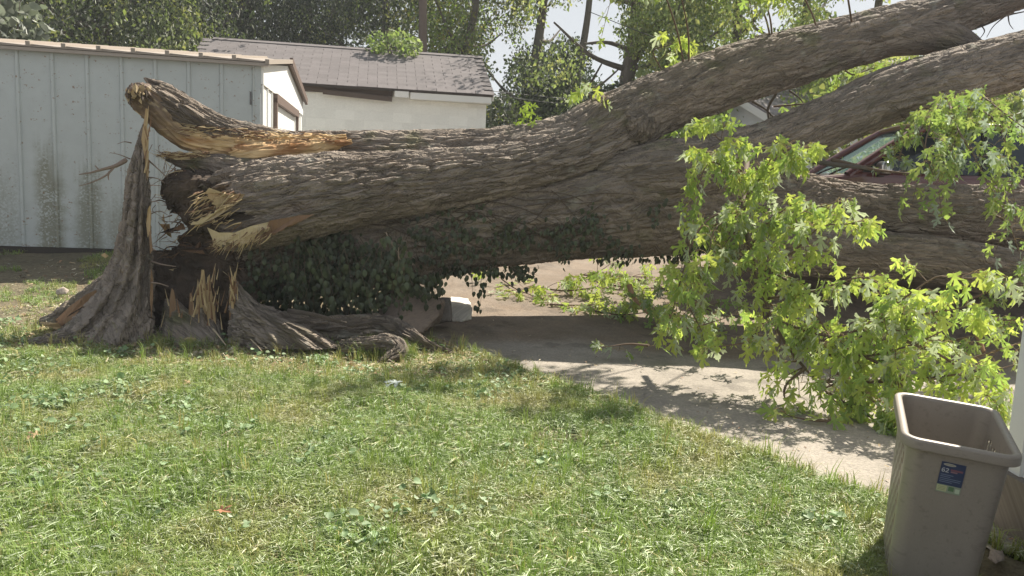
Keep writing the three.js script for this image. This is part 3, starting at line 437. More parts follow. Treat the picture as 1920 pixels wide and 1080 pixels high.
// ---------------------------------------------------------------- the stump
const stumpBase = V3(-3.1, 0.1, -6.9);
const stump = thing('tree_stump', 'tall splintered maple stump with a pointed bark slab and spreading roots', 'tree stump', stumpBase);
function slab(rows, o = {}) {    // rows: photo y, left x, right x, distance, thickness towards us, thickness behind
  const { nu = 150, nv = 110, amp = 0.02, seed = 0, color = barkColor, moss = 0.2, mat = barkM, ridge = 0.045 } = o, pos = [], uv = [], col = [], idx = [];
  const row = (t, k) => { const n = rows.length - 1, x = t * n, i = Math.min(Math.floor(x), n - 1), f = x - i, g = (m) => rows[clamp(m, 0, n)][k], p0 = g(i - 1), p1 = g(i), p2 = g(i + 1), p3 = g(i + 2); return 0.5 * (2 * p1 + (p2 - p0) * f + (2 * p0 - 5 * p1 + 4 * p2 - p3) * f * f + (3 * p1 - p0 - 3 * p2 + p3) * f * f * f); };
  for (let i = 0; i <= nu; i++) { const t = i / nu, y = row(t, 0), xl = row(t, 1), xr = row(t, 2), d = row(t, 3), bf = row(t, 4), bb = row(t, 5);
    for (let j = 0; j <= nv; j++) { const a = (j % nv) / nv * 6.28319, ca = Math.cos(a), sa = Math.sin(a), hw = (xr - xl) / 2; const c = at((xl + xr) / 2 + ca * hw, y, d - (sa > 0 ? bf : bb) * sa * (1 + 0.45 * n3(ca * 3.5 + seed, t * 2, seed) + 0.28 * t * t * n3(ca * 5 + seed, 3, t)));
      const k = hw * d * PX / ridge, A = n3(ca * k + seed + 0.8 * n3(ca * 2, t * 6, seed), sa * 3, c.y / 0.35 + seed), B = n3(ca * k * 2.2 + seed, sa * 6, c.y / 0.16), D = n3(c.x * 40, c.y * 22, c.z * 40);
      const z0 = (Math.min(1, Math.abs(A) * 3) * 0.35 + Math.min(1, Math.abs(B) * 3) * 0.2 + 0.16 * D + sm(0, 0.22, worley(ca * k * 0.95 + seed + 0.6 * A, sa * 6 + 9, c.y / 0.10 + 0.6 * B)[0]) * (0.4 + 0.7 * WO[1]) * 0.6 - 0.7) * Math.min(1, hw / 18); cellV = WO[1]; const z = amp * z0;
      c.x += ca * z; c.z += (sa > 0 ? 1 : -1) * Math.abs(sa) * z; pos.push(c.x, c.y, c.z); uv.push(c.y, a * hw * d * PX * 1.2); color(c, col, moss, seed, cellV); } }
  const W = nv + 1; for (let i = 0; i < nu; i++) for (let j = 0; j < nv; j++) { const a = i * W + j; idx.push(a, a + W, a + 1, a + 1, a + W, a + W + 1); }
  const g = geom(pos, idx, uv, col), nn = g.attributes.normal;
  for (let i = 0; i <= nu; i++) { const a = i * W, b = a + nv, v = V3().fromBufferAttribute(nn, a).add(V3().fromBufferAttribute(nn, b)).normalize(); nn.setXYZ(a, v.x, v.y, v.z); nn.setXYZ(b, v.x, v.y, v.z); }
  return g;
}
part(stump, 'bark_slab', slab([[232, 268, 273, 6.9, 0.01, 0.01], [262, 258, 276, 6.88, 0.04, 0.03], [300, 247, 277, 6.86, 0.09, 0.05], [350, 237, 279, 6.82, 0.12, 0.06], [410, 229, 280, 6.78, 0.15, 0.07], [460, 217, 283, 6.74, 0.18, 0.09], [505, 200, 286, 6.7, 0.22, 0.12], [545, 176, 288, 6.65, 0.27, 0.2], [580, 150, 288, 6.58, 0.32, 0.25], [610, 118, 290, 6.5, 0.36, 0.3], [640, 80, 292, 6.42, 0.38, 0.3], [675, 50, 296, 6.4, 0.4, 0.3]], { nu: 300, nv: 220, seed: 21, amp: 0.042, ridge: 0.06 }), barkM);
{
  const r = rngOf(61), pal = (p, out) => { const a = n3(p.x * 30, p.y * 4, p.z * 30) * 0.5 + 0.5; out.push(lerp(0.36, 0.58, a), lerp(0.25, 0.43, a), lerp(0.13, 0.25, a)); };
  const brn = (p, out) => { const a = n3(p.x * 30, p.y * 5, p.z * 30) * 0.5 + 0.5; out.push(lerp(0.2, 0.34, a), lerp(0.12, 0.22, a), lerp(0.07, 0.13, a)); };
  const fib = []; for (let i = 0; i < 80; i++) { const k = r(), base = k < 0.4 ? [rr(366, 408, r), rr(520, 600, r), 6.44] : k < 0.6 ? [rr(428, 446, r), rr(515, 570, r), 6.38] : k < 0.8 ? [rr(270, 280, r), rr(230, 340, r), 6.74] : [rr(300, 430, r), rr(560, 630, r), 6.4]; const l = rr(10, 40, r), a = rr(-1.9, -1.25, r), A = at(...base), E = at(base[0] + Math.cos(a) * l, base[1] + Math.sin(a) * l, base[2] + rr(-0.04, 0.04, r)); fib.push(paint(taperTube([A, A.clone().lerp(E, 0.5), E], rr(0.003, 0.011, r), 0.001, 4, 4), r() < 0.5 ? C(0.52, 0.40, 0.23) : C(0.24, 0.14, 0.08))); }
  part(stump, 'wood_fibres', merge(fib), std({ vertexColors: true, roughness: 0.9 })).userData.kind = 'stuff';
  const P = (o, d, th, s, c = pal, tw = 0) => part(stump, 'splinter', shard(o, d, th, c, s, tw), woodM);
  P([[268, 240], [273, 203], [277, 204], [275, 232], [279, 262], [276, 330], [273, 340], [272, 300], [265, 262]], 6.76, 0.05, 41);
  P([[276, 262], [279, 290], [279, 330], [275, 345], [273, 300]], 6.75, 0.05, 42); P([[277, 392], [282, 384], [284, 400], [282, 432], [277, 446], [274, 420]], 6.58, 0.06, 43); P([[279, 436], [283, 432], [286, 470], [281, 476]], 6.56, 0.05, 44, brn);
  P([[283, 500], [287, 520], [287, 560], [284, 600], [281, 560]], 6.4, 0.05, 45, brn);
  // ragged wall of the broken stump
  P([[366, 600], [368, 545], [371, 522], [374, 540], [378, 505], [383, 507], [385, 528], [388, 560], [391, 590], [388, 640], [368, 640]], 6.5, 0.07, 46); P([[388, 600], [386, 545], [389, 520], [393, 514], [396, 540], [403, 580], [408, 640], [390, 640]], 6.48, 0.07, 47);
  P([[318, 560], [322, 540], [326, 545], [330, 566], [332, 600], [325, 640], [316, 640]], 6.48, 0.06, 48, brn); P([[352, 600], [356, 548], [360, 552], [364, 575], [366, 640], [350, 640]], 6.5, 0.06, 49, brn);
  P([[429, 560], [433, 525], [437, 520], [441, 530], [448, 560], [452, 600], [440, 640], [430, 610]], 6.42, 0.06, 50, brn); P([[434, 508], [437, 520], [440, 560], [436, 600], [432, 560]], 6.38, 0.04, 51);
  P([[330, 640], [352, 632], [372, 634], [374, 641], [352, 644]], 6.25, 0.06, 52); P([[75, 603], [110, 606], [115, 614], [106, 618], [82, 610]], 6.35, 0.08, 53);
  P([[104, 600], [130, 575], [160, 553], [183, 542], [184, 550], [160, 572], [132, 588], [112, 606]], 6.5, 0.08, 54, brn); P([[96, 610], [130, 592], [150, 580], [138, 596], [112, 614]], 6.42, 0.05, 55, brn);
  P([[189, 478], [196, 474], [204, 480], [198, 484]], 6.6, 0.05, 56);
}
part(stump, 'broken_wall', slab([[560, 310, 330, 6.62, 0.05, 0.1], [580, 306, 352, 6.6, 0.08, 0.2], [605, 302, 385, 6.56, 0.14, 0.3], [635, 296, 420, 6.46, 0.22, 0.3], [675, 290, 440, 6.4, 0.25, 0.3]], { nu: 60, nv: 90, seed: 22, moss: 0.8 }), barkM);
part(stump, 'broken_wall', slab([[536, 372, 384, 6.62, 0.03, 0.1], [565, 364, 398, 6.6, 0.05, 0.2], [605, 356, 412, 6.56, 0.1, 0.3], [640, 346, 424, 6.46, 0.16, 0.3], [675, 340, 440, 6.4, 0.2, 0.3]], { nu: 60, nv: 90, seed: 27, moss: 0.5 }), barkM);
part(stump, 'rotten_heart', slab([[470, 286, 470, 7.05, 0.1, 0.3], [520, 270, 480, 7.0, 0.2, 0.4], [570, 260, 490, 6.9, 0.22, 0.4], [620, 250, 500, 6.85, 0.26, 0.4], [675, 240, 520, 6.8, 0.3, 0.4]], { nu: 70, nv: 100, seed: 23, color: rotColor, amp: 0.06 }), rotM);
part(stump, 'buttress', slab([[518, 434, 438, 6.55, 0.02, 0.03], [545, 432, 458, 6.52, 0.06, 0.08], [570, 432, 486, 6.48, 0.12, 0.12], [595, 432, 530, 6.44, 0.18, 0.2], [620, 430, 590, 6.4, 0.24, 0.25], [655, 428, 650, 6.38, 0.26, 0.25]], { nu: 130, nv: 170, seed: 24, amp: 0.045, ridge: 0.06 }), barkM);
const rootStem = (c, o) => part(stump, 'root', stem(c, { nu: 200, nv: 120, lobe: 0.3, amp: 0.034, ridge: 0.045, along: 0.22, ...o }), barkM);
rootStem([[470, 596, 6.55, 28], [560, 613, 6.6, 26], [650, 614, 6.7, 23], [710, 612, 6.75, 21], [750, 622, 6.7, 19], [775, 636, 6.55, 17], [800, 648, 6.5, 10], [840, 662, 6.5, 8], [880, 676, 6.5, 5]], { seed: 25, nu: 220 });
rootStem([[640, 652, 6.3, 16], [690, 648, 6.25, 17], [728, 644, 6.25, 17], [748, 656, 6.2, 14], [728, 672, 6.1, 10], [700, 688, 6.0, 4]], { seed: 26, amp: 0.03 });
rootStem([[215, 545, 6.75, 34], [165, 575, 6.75, 30], [110, 606, 6.7, 24], [60, 628, 6.7, 18], [10, 650, 6.7, 14]], { seed: 28 });
rootStem([[200, 625, 6.3, 26], [130, 640, 6.15, 24], [60, 662, 6.0, 24], [0, 690, 5.85, 26], [-60, 715, 5.75, 20]], { seed: 29, moss: 0 });
rootStem([[540, 583, 6.45, 5], [580, 588, 6.42, 4], [620, 598, 6.4, 3.5], [650, 606, 6.4, 2]], { seed: 30, nu: 60, nv: 20, amp: 0.004, moss: 0 });
{ // dead twigs on the slab
  const m = std({ color: C(0.24, 0.18, 0.14), roughness: 0.9 }), r = rngOf(71);
  const tw = (pts, r0, r1) => part(stump, 'dead_twig', taperTube(pts.map((p) => at(...p)), r0, r1, 5, 18), m);
  tw([[236, 300, 6.75], [216, 311, 6.65], [190, 318, 6.6], [168, 324, 6.55], [148, 327, 6.5]], 0.022, 0.004); tw([[216, 311, 6.65], [200, 328, 6.6], [172, 342, 6.55], [148, 349, 6.5]], 0.011, 0.003); tw([[205, 322, 6.6], [203, 330, 6.6], [204, 338, 6.6]], 0.01, 0.003); tw([[185, 318, 6.6], [180, 312, 6.6], [178, 310, 6.6]], 0.008, 0.003);
  tw([[246, 268, 6.8], [232, 266, 6.7], [220, 270, 6.65]], 0.006, 0.002); tw([[244, 298, 6.8], [224, 290, 6.7], [206, 286, 6.7]], 0.006, 0.002); tw([[278, 300, 6.85], [298, 318, 6.8], [312, 332, 6.8]], 0.008, 0.004); tw([[278, 332, 6.85], [298, 336, 6.8], [312, 346, 6.8]], 0.006, 0.003); tw([[280, 402, 6.8], [300, 396, 6.8], [316, 404, 6.8]], 0.006, 0.002); tw([[284, 490, 6.6], [305, 496, 6.5], [330, 500, 6.5]], 0.009, 0.004); tw([[284, 530, 6.4], [300, 532, 6.35], [316, 537, 6.35]], 0.008, 0.004);
  for (let i = 0; i < 16; i++) { const x = rr(282, 330, r), y = rr(270, 440, r); tw([[x, y, 6.9], [x + rr(-14, 14, r), y + rr(4, 16, r), 6.85], [x + rr(-20, 20, r), y + rr(12, 32, r), 6.85]], 0.0035, 0.0012); }
}
{ // grass-edge log pieces: sticks lying at the foot of the stump
  const m = std({ color: C(0.36, 0.29, 0.21), roughness: 0.9 });
  const W = (label, pts, r) => { const c = pts.map((p) => at(...p)), o = new THREE.Mesh(taperTube(c, r, r * 0.5, 6, 16), m); o.name = numbered('dry_stick'); scene.add(o); tag(o, label, 'stick'); };
  W('dry stick on the bare soil in front of the broken stump', [[400, 617, 6.2], [412, 632, 6.12], [424, 648, 6.05]], 0.008);
  W('thin pale stick lying on the lawn right of the stump foot', [[470, 636, 6.15], [482, 648, 6.1], [492, 660, 6.05]], 0.006);
}
// ---------------------------------------------------------------- rocks
const rockTex = dataTex(512, 512, (u, v) => { const a = vf(u, v, 7, 7, 13, 5), b = vf(u, v, 90, 90, 53, 2), k = lerp(0.62, 1.2, a) * lerp(0.8, 1.2, b) * 0.7; return [l2s(k), l2s(k * 0.97), l2s(k * 0.93)]; }, true, [1.4, 1.4]);
function rock(label, corners, col, seed, rough = 0.02) {   // hull of eight or more corners given as photo x, y, distance; split finely and roughened
  const g0 = new ConvexGeometry(corners.map((c) => at(...c))), p = g0.attributes.position; let tris = [];
  for (let i = 0; i < p.count; i += 3) tris.push([0, 1, 2].map((k) => V3().fromBufferAttribute(p, i + k)));
  for (let s = 0; s < 6; s++) { const nx = []; let split = false; for (const [a, b, c] of tris) { const ab = a.distanceTo(b), bc = b.distanceTo(c), ca = c.distanceTo(a), m = Math.max(ab, bc, ca); if (m < 0.03) { nx.push([a, b, c]); continue; } split = true; const f = (q, w, e) => { const h = q.clone().lerp(w, 0.5); nx.push([q, h, e], [h, w, e]); }; if (m === ab) f(a, b, c); else if (m === bc) f(b, c, a); else f(c, a, b); } tris = nx; if (!split || tris.length > 40000) break; for (let z = 0; z < 1; z++); }
  const cen = V3(); corners.forEach((c) => cen.add(at(...c))); cen.divideScalar(corners.length);
  const pos = [], uv = [], key = new Map(), idx = [];
  for (const t of tris) for (const v of t) { const k = v.toArray().map((x) => Math.round(x * 2e4)).join(); if (!key.has(k)) { key.set(k, pos.length / 3); const dir = v.clone().sub(cen).normalize(), n = fbm(v.x * 7 + seed, v.y * 7, v.z * 7, 4) * rough * 2.5 + n3(v.x * 40, v.y * 40, v.z * 40) * rough * 0.2; const q = v.clone().addScaledVector(dir, n); pos.push(q.x - cen.x, q.y - cen.y, q.z - cen.z); uv.push(v.x + v.z * 0.6, v.y + v.z * 0.4); } idx.push(key.get(k)); }
  const o = new THREE.Mesh(geom(pos, idx, uv), std({ map: rockTex, bumpMap: rockTex, bumpScale: 0.012, color: col, roughness: 0.95 })); o.position.copy(cen); o.name = numbered('rock'); scene.add(o); return tag(o, label, 'rock');
}
rock('large tilted brown slab of stone under the trunk beside the roots', [[716, 545, 7.25], [752, 532, 7.2], [832, 562, 7.35], [822, 590, 7.1], [790, 626, 6.75], [755, 612, 6.7], [700, 600, 6.9], [735, 560, 7.6], [830, 600, 7.6], [740, 620, 7.5]], C(0.27, 0.215, 0.18), 3, 0.03);
rock('dark narrow stone between the brown slab and the pale block', [[812, 566, 7.5], [842, 560, 7.5], [846, 600, 7.4], [812, 606, 7.35], [815, 560, 7.75], [845, 560, 7.75], [846, 603, 7.7], [812, 606, 7.7]], C(0.2, 0.18, 0.165), 8, 0.015);
rock('pale squared block of stone with a sunlit white top on the driveway', [[838, 562, 8.31], [878, 560, 8.36], [886, 577, 8.06], [884, 600, 7.98], [840, 574, 7.96], [840, 602, 7.86], [846, 556, 8.36], [868, 603, 7.86], [838, 600, 8.26], [884, 598, 8.31]], C(0.86, 0.84, 0.8), 12, 0.012);
rock('grey rounded stone beside the shed base at far left', [[0, 497, 9.3], [30, 494, 9.3], [56, 508, 9.2], [52, 520, 9.1], [10, 522, 9.05], [-20, 505, 9.2], [-20, 522, 9.1], [25, 500, 9.7], [0, 520, 9.6]], C(0.62, 0.63, 0.62), 15, 0.03);
rock('small stone on the bare bank left of the stump roots', [[105, 543, 7.9], [118, 538, 7.9], [128, 544, 7.9], [124, 552, 7.85], [106, 552, 7.85], [115, 548, 8.05]], C(0.55, 0.48, 0.42), 16, 0.012);
rock('flat grey concrete piece on the soil behind the bin', [[1848, 1000, 3.45], [1872, 1006, 3.45], [1880, 1022, 3.3], [1862, 1034, 3.25], [1844, 1022, 3.3], [1850, 1030, 3.42], [1878, 1030, 3.42]], C(0.62, 0.6, 0.57), 18, 0.008);
rock('brown lump of stone against the house foundation', [[1858, 1030, 3.2], [1880, 1034, 3.2], [1884, 1050, 3.1], [1866, 1058, 3.05], [1850, 1046, 3.1], [1870, 1050, 3.2]], C(0.45, 0.38, 0.33), 19, 0.01);
// ---------------------------------------------------------------- red car behind the limbs
{
  const base = at(1700, 420, 10.2); base.y = 0.60;
  const g = new THREE.Group(); g.name = numbered('red_car'); g.position.copy(base); g.rotation.y = -0.08; scene.add(g);
  tag(g, 'red car with a slanted windscreen parked behind the fallen limbs', 'car');   // its front points to local -x
  const paintM = new THREE.MeshPhysicalMaterial({ color: C(0.10, 0.016, 0.015), roughness: 0.35, clearcoat: 1, clearcoatRoughness: 0.08 }), glass = new THREE.MeshPhysicalMaterial({ color: C(0.2, 0.33, 0.33), transmission: 0.45, thickness: 0, roughness: 0.02, ior: 1.52 }), blk = std({ color: C(0.02, 0.02, 0.02), roughness: 0.6 }), chrome = std({ color: C(0.42, 0.43, 0.45), metalness: 1, roughness: 0.3 }), seatM = std({ color: C(0.07, 0.065, 0.06), roughness: 0.9 });
  const hw = 0.9, prof = [[-2.25, 0.35], [-2.33, 0.6], [-2.28, 0.82], [-2.1, 0.93], [-1.12, 1.06], [-0.9, 1.1], [2.1, 1.12], [2.28, 1.0], [2.32, 0.6], [2.25, 0.34]];
  const sh = new THREE.Shape(prof.map((p) => new THREE.Vector2(...p)));
  const body = local(g, 'body', new THREE.ExtrudeGeometry(sh, { depth: hw * 2 - 0.12, bevelEnabled: true, bevelSize: 0.06, bevelThickness: 0.06, bevelSegments: 3, curveSegments: 8 }).translate(0, 0, -hw + 0.06), paintM);
  const tw = 0.66, bw = 0.84, yb = 1.1, yr = 1.72;   // half widths of the cabin at the roof and at the belt
  const q = (x, y, side) => V3(x, y, side * lerp(bw, tw, (y - yb) / (yr - yb)));
  const bar = (a, b, r) => wire([a, a.clone().lerp(b, 0.33).add(V3(0, 0.015, 0)), a.clone().lerp(b, 0.66).add(V3(0, 0.015, 0)), b], r, 8, 12);
  const sideGlass = new THREE.MeshPhysicalMaterial({ color: C(0.05, 0.07, 0.09), transmission: 0.5, thickness: 0, roughness: 0.02, ior: 1.52 });
  const pane = (name, pts) => { const m = pts.map((p) => p); const n = V3().crossVectors(m[1].clone().sub(m[0]), m[2].clone().sub(m[0])).normalize(); const pos = [], idx = [0, 1, 2, 0, 2, 3]; m.forEach((p) => pos.push(p.x, p.y, p.z)); local(g, name, geom(pos, idx), name === 'side_window' ? sideGlass : glass); };
  for (const s of [-1, 1]) {
    local(g, 'windscreen_pillar', bar(q(-1.05, yb, s), q(-0.2, yr - 0.02, s), 0.062), paintM); local(g, 'door_pillar', bar(q(0.45, yb, s), q(0.5, yr - 0.02, s), 0.04), blk); local(g, 'rear_pillar', bar(q(1.45, yb, s), q(1.4, yr - 0.02, s), 0.05), paintM); local(g, 'tail_pillar', bar(q(2.2, yb, s), q(2.0, yr - 0.02, s), 0.06), paintM); local(g, 'roof_rail', bar(q(-0.2, yr, s), q(2.0, yr, s), 0.04), paintM);
    pane('side_window', [q(-0.95, yb, s), q(0.43, yb, s), q(0.47, yr - 0.05, s), q(-0.13, yr - 0.05, s)]); pane('side_window', [q(0.5, yb, s), q(1.4, yb, s), q(1.38, yr - 0.05, s), q(0.53, yr - 0.05, s)]); pane('side_window', [q(1.5, yb, s), q(2.15, yb, s), q(1.98, yr - 0.05, s), q(1.45, yr - 0.05, s)]);
    const mi = local(g, 'mirror', new RoundedBoxGeometry(0.12, 0.16, 0.26, 3, 0.05).translate(-0.72, 1.2, s * 1.04), chrome); local(mi, 'mirror_arm', box(0.06, 0.05, 0.14, -0.72, 1.13, s * 0.9), blk);
    local(g, 'headlight', new RoundedBoxGeometry(0.2, 0.18, 0.34, 3, 0.05).translate(-2.24, 0.76, s * 0.62), new THREE.MeshPhysicalMaterial({ color: C(0.8, 0.82, 0.85), roughness: 0.1, clearcoat: 1 }));
    local(g, 'door_handle', box(0.2, 0.035, 0.03, 0.2, 0.98, s * 0.915), chrome);
    for (const x of [-1.45, 1.45]) { const w = local(g, 'wheel', new THREE.CylinderGeometry(0.34, 0.34, 0.22, 28).rotateX(Math.PI / 2).translate(x, 0.34, s * 0.83), blk); local(w, 'rim', new THREE.CylinderGeometry(0.21, 0.21, 0.03, 20).rotateX(Math.PI / 2).translate(x, 0.34, s * 0.945), chrome); }
  }
  local(g, 'roof', new RoundedBoxGeometry(2.25, 0.06, tw * 2 + 0.04, 3, 0.03).translate(0.9, yr + 0.02, 0), paintM);
  local(g, 'windscreen_header', bar(q(-0.2, yr, -1), q(-0.2, yr, 1), 0.04), paintM);
  pane('windscreen', [q(-1.05, yb, -1), q(-1.05, yb, 1), q(-0.21, yr - 0.03, 1), q(-0.21, yr - 0.03, -1)]); pane('rear_window', [q(2.2, yb, 1), q(2.2, yb, -1), q(2.0, yr - 0.05, -1), q(2.0, yr - 0.05, 1)]);
  local(g, 'wiper', merge([bar(V3(-1.1, 1.12, -0.3), V3(-0.85, 1.27, 0.25), 0.012), bar(V3(-1.1, 1.12, 0.3), V3(-0.85, 1.27, 0.72), 0.012)]), blk);
  local(g, 'dashboard', new RoundedBoxGeometry(0.5, 0.14, 1.5, 2, 0.04).translate(-0.72, 1.1, 0), seatM);
  for (const s of [-1, 1]) for (const x of [0.35, 1.35]) { const st = local(g, 'seat', new RoundedBoxGeometry(0.16, 0.7, 0.5, 3, 0.06).rotateZ(-0.2).translate(x, 1.05, s * 0.38), seatM); local(st, 'headrest', new RoundedBoxGeometry(0.1, 0.18, 0.26, 3, 0.04).translate(x + 0.09, 1.48, s * 0.38), seatM); }
  local(g, 'steering_wheel', new THREE.TorusGeometry(0.18, 0.015, 8, 24).rotateY(Math.PI / 2).rotateZ(-0.4).translate(-0.3, 1.18, 0.38), blk);
}
// ---------------------------------------------------------------- the bin
{
  const yaw = -0.38, w = 0.386, l = 0.576, H = 0.70, tx = -0.054, tz = -0.070;
  const u = V3(Math.cos(yaw), tx, -Math.sin(yaw)).normalize(); let k = V3(Math.sin(yaw), tz, Math.cos(yaw)); k.addScaledVector(u, -k.dot(u)).normalize(); const n = V3().crossVectors(k, u).normalize();
  const topC = V3(1.751, 0.631, -3.048), base = topC.clone().addScaledVector(n, -H);
  const g = new THREE.Group(); g.name = numbered('laundry_bin'); g.position.copy(base); g.quaternion.setFromRotationMatrix(new THREE.Matrix4().makeBasis(u, n, k)); scene.add(g);
  tag(g, 'tall taupe plastic bin with slotted sides and a blue label', 'bin');
  const plTex = dataTex(512, 512, (a, b) => { const c = vf(a, b, 5, 5, 3, 4), d = vf(a, b, 120, 120, 31, 2), s = sm(0.64, 0.78, vf(a, b, 20, 40, 71, 4)), q = lerp(0.92, 1.06, c) * lerp(0.95, 1.05, d) * lerp(1, 0.86, s) * 0.8; return [l2s(q), l2s(q), l2s(q)]; }, true, [1.5, 1.5]);
  const pl = std({ map: plTex, color: C(0.36, 0.315, 0.265), roughness: 0.42 });
  function ring(hx, hz, r, N) { const out = []; const seg = [[hx - r, hz - r, 0], [-(hx - r), hz - r, 1], [-(hx - r), -(hz - r), 2], [hx - r, -(hz - r), 3]]; const c = N / 4; // each quarter: an arc, then a straight run
    const arcN = 6, stN = c - arcN; for (let q = 0; q < 4; q++) { const [cx, cz, o] = seg[q]; for (let i = 0; i < arcN; i++) { const a = o * Math.PI / 2 + i / arcN * Math.PI / 2; out.push([cx + r * Math.cos(a), cz + r * Math.sin(a), Math.cos(a), Math.sin(a)]); } const a = (o + 1) * Math.PI / 2, x0 = cx + r * Math.cos(a), z0 = cz + r * Math.sin(a), [nx, nz] = seg[(q + 1) % 4], x1 = nx + r * Math.cos(a), z1 = nz + r * Math.sin(a); for (let i = 0; i < stN; i++) out.push([lerp(x0, x1, i / stN), lerp(z0, z1, i / stN), Math.cos(a), Math.sin(a)]); } return out; }
  const N = 216, M = 62, taper = (t) => lerp(0.87, 1, t), pos = [], uv = [], idx = [], th = 0.004;
  const ringAt = (t, off) => ring(w / 2 * taper(t) - 0.022 + off, l / 2 * lerp(0.84, 1, t) - 0.022 + off, 0.05, N);
  for (let j = 0; j <= M; j++) for (const off of [0, -th]) ringAt(j / M, off).forEach(([x, z], i) => { pos.push(x, j / M * (H - 0.01), z); uv.push(i / N * 2, j / M * 0.7); });
  const id = (i, j, inner) => (j * 2 + inner) * N + (i % N), per = N / 4, arcN = 6;
  const hole = (i, j) => { i %= N; const q = Math.floor(i / per), f = i % per - arcN; if (q !== 1 && q !== 3) return false; if (f < 4 || f >= per - arcN - 4) return false; if (j < 9 || j > 54) return false; const col = Math.floor((f - 4) / 5), fc = (f - 4) % 5, jj = (j - 9 + (col % 2) * 4) % 8; return fc < 3 && jj < 5; };
  for (let j = 0; j < M; j++) for (let i = 0; i < N; i++) { if (hole(i, j)) continue; const a = id(i, j, 0), b = id(i + 1, j, 0), c = id(i, j + 1, 0), d = id(i + 1, j + 1, 0), A = id(i, j, 1), B = id(i + 1, j, 1), Cc = id(i, j + 1, 1), D = id(i + 1, j + 1, 1); idx.push(a, c, b, b, c, d, A, B, Cc, B, D, Cc);
    if (hole(i + N - 1, j)) idx.push(a, A, c, c, A, Cc); if (hole(i + 1, j)) idx.push(b, d, B, d, D, B); if (j && hole(i, j - 1)) idx.push(a, b, A, b, B, A); if (j < M - 1 && hole(i, j + 1)) idx.push(c, Cc, d, d, Cc, D); }
  const c0 = pos.length / 3; pos.push(0, 0.004, 0); uv.push(0, 0); for (let i = 0; i < N; i++) idx.push(c0, id(i, 0, 1), id(i + 1, 0, 1));
  local(g, 'body', geom(pos, idx, uv), pl);
  const pr = [[-0.026, -0.012], [-0.024, -0.003], [-0.018, 0.003], [-0.006, 0.004], [0.002, 0.001], [0.005, -0.006], [0.006, -0.034], [0.003, -0.037], [0.000, -0.034], [-0.002, -0.012], [-0.016, -0.010], [-0.024, -0.016]], rp = [], ri = [], ru = [];
  const base0 = ring(w / 2, l / 2, 0.06, N); base0.forEach(([x, z, nx, nz], i) => pr.forEach(([o, y]) => { rp.push(x + nx * o, H + y, z + nz * o); ru.push(i / N * 2, y * 2); }));
  const Kp = pr.length; for (let i = 0; i < N; i++) for (let j = 0; j < Kp; j++) { const a = i * Kp + j, b = i * Kp + (j + 1) % Kp, c = ((i + 1) % N) * Kp + j, d = ((i + 1) % N) * Kp + (j + 1) % Kp; ri.push(a, b, c, b, d, c); }
  local(g, 'rim', geom(rp, ri, ru), pl);
  // the label on the short face towards us
  const cv = document.createElement('canvas'); cv.width = 256; cv.height = 384; const x = cv.getContext('2d');
  x.fillStyle = '#8f9a86'; x.fillRect(0, 0, 256, 384); x.fillStyle = '#3b4560'; x.fillRect(0, 0, 256, 286);
  x.fillStyle = '#a7a497'; x.beginPath(); x.ellipse(88, 30, 66, 17, 0, 0, 7); x.fill(); x.strokeStyle = '#7c7668'; x.lineWidth = 5; x.beginPath(); x.moveTo(40, 30); x.lineTo(136, 30); x.stroke();
  x.fillStyle = '#b4b6b8'; x.font = 'bold 74px sans-serif'; x.fillText('62', 12, 128); x.fillStyle = '#7d5560'; x.fillRect(108, 78, 128, 24); x.fillStyle = '#8c6f76'; x.fillRect(112, 106, 70, 16);
  x.strokeStyle = '#7a869c'; x.lineWidth = 7; for (const [y, e] of [[160, 150], [182, 120], [206, 236], [228, 230], [250, 150]]) { x.beginPath(); x.moveTo(16, y); x.lineTo(e, y); x.stroke(); }
  x.fillStyle = '#b4b78e'; x.fillRect(6, 296, 104, 74); x.fillStyle = '#5d7a58'; x.fillRect(128, 298, 58, 56); x.fillStyle = '#b7c4ab'; x.fillRect(200, 312, 46, 54); x.strokeStyle = '#6d7a5c'; x.lineWidth = 4; for (const y of [316, 334, 352]) { x.beginPath(); x.moveTo(18, y); x.lineTo(96, y); x.stroke(); }
  const ct = new THREE.CanvasTexture(cv); ct.colorSpace = THREE.SRGBColorSpace;
  const lean = Math.atan2(l / 2 * 0.16, H), lb = new THREE.PlaneGeometry(0.08, 0.122);
  const yy = H - 0.12, zz = l / 2 * lerp(0.84, 1, yy / H) - 0.022 + 0.003;
  local(g, 'label', lb, std({ map: ct, roughness: 0.4 }), V3(-0.012, yy - 0.012, zz), new THREE.Quaternion().setFromEuler(new THREE.Euler(lean, 0, -0.02)));
}
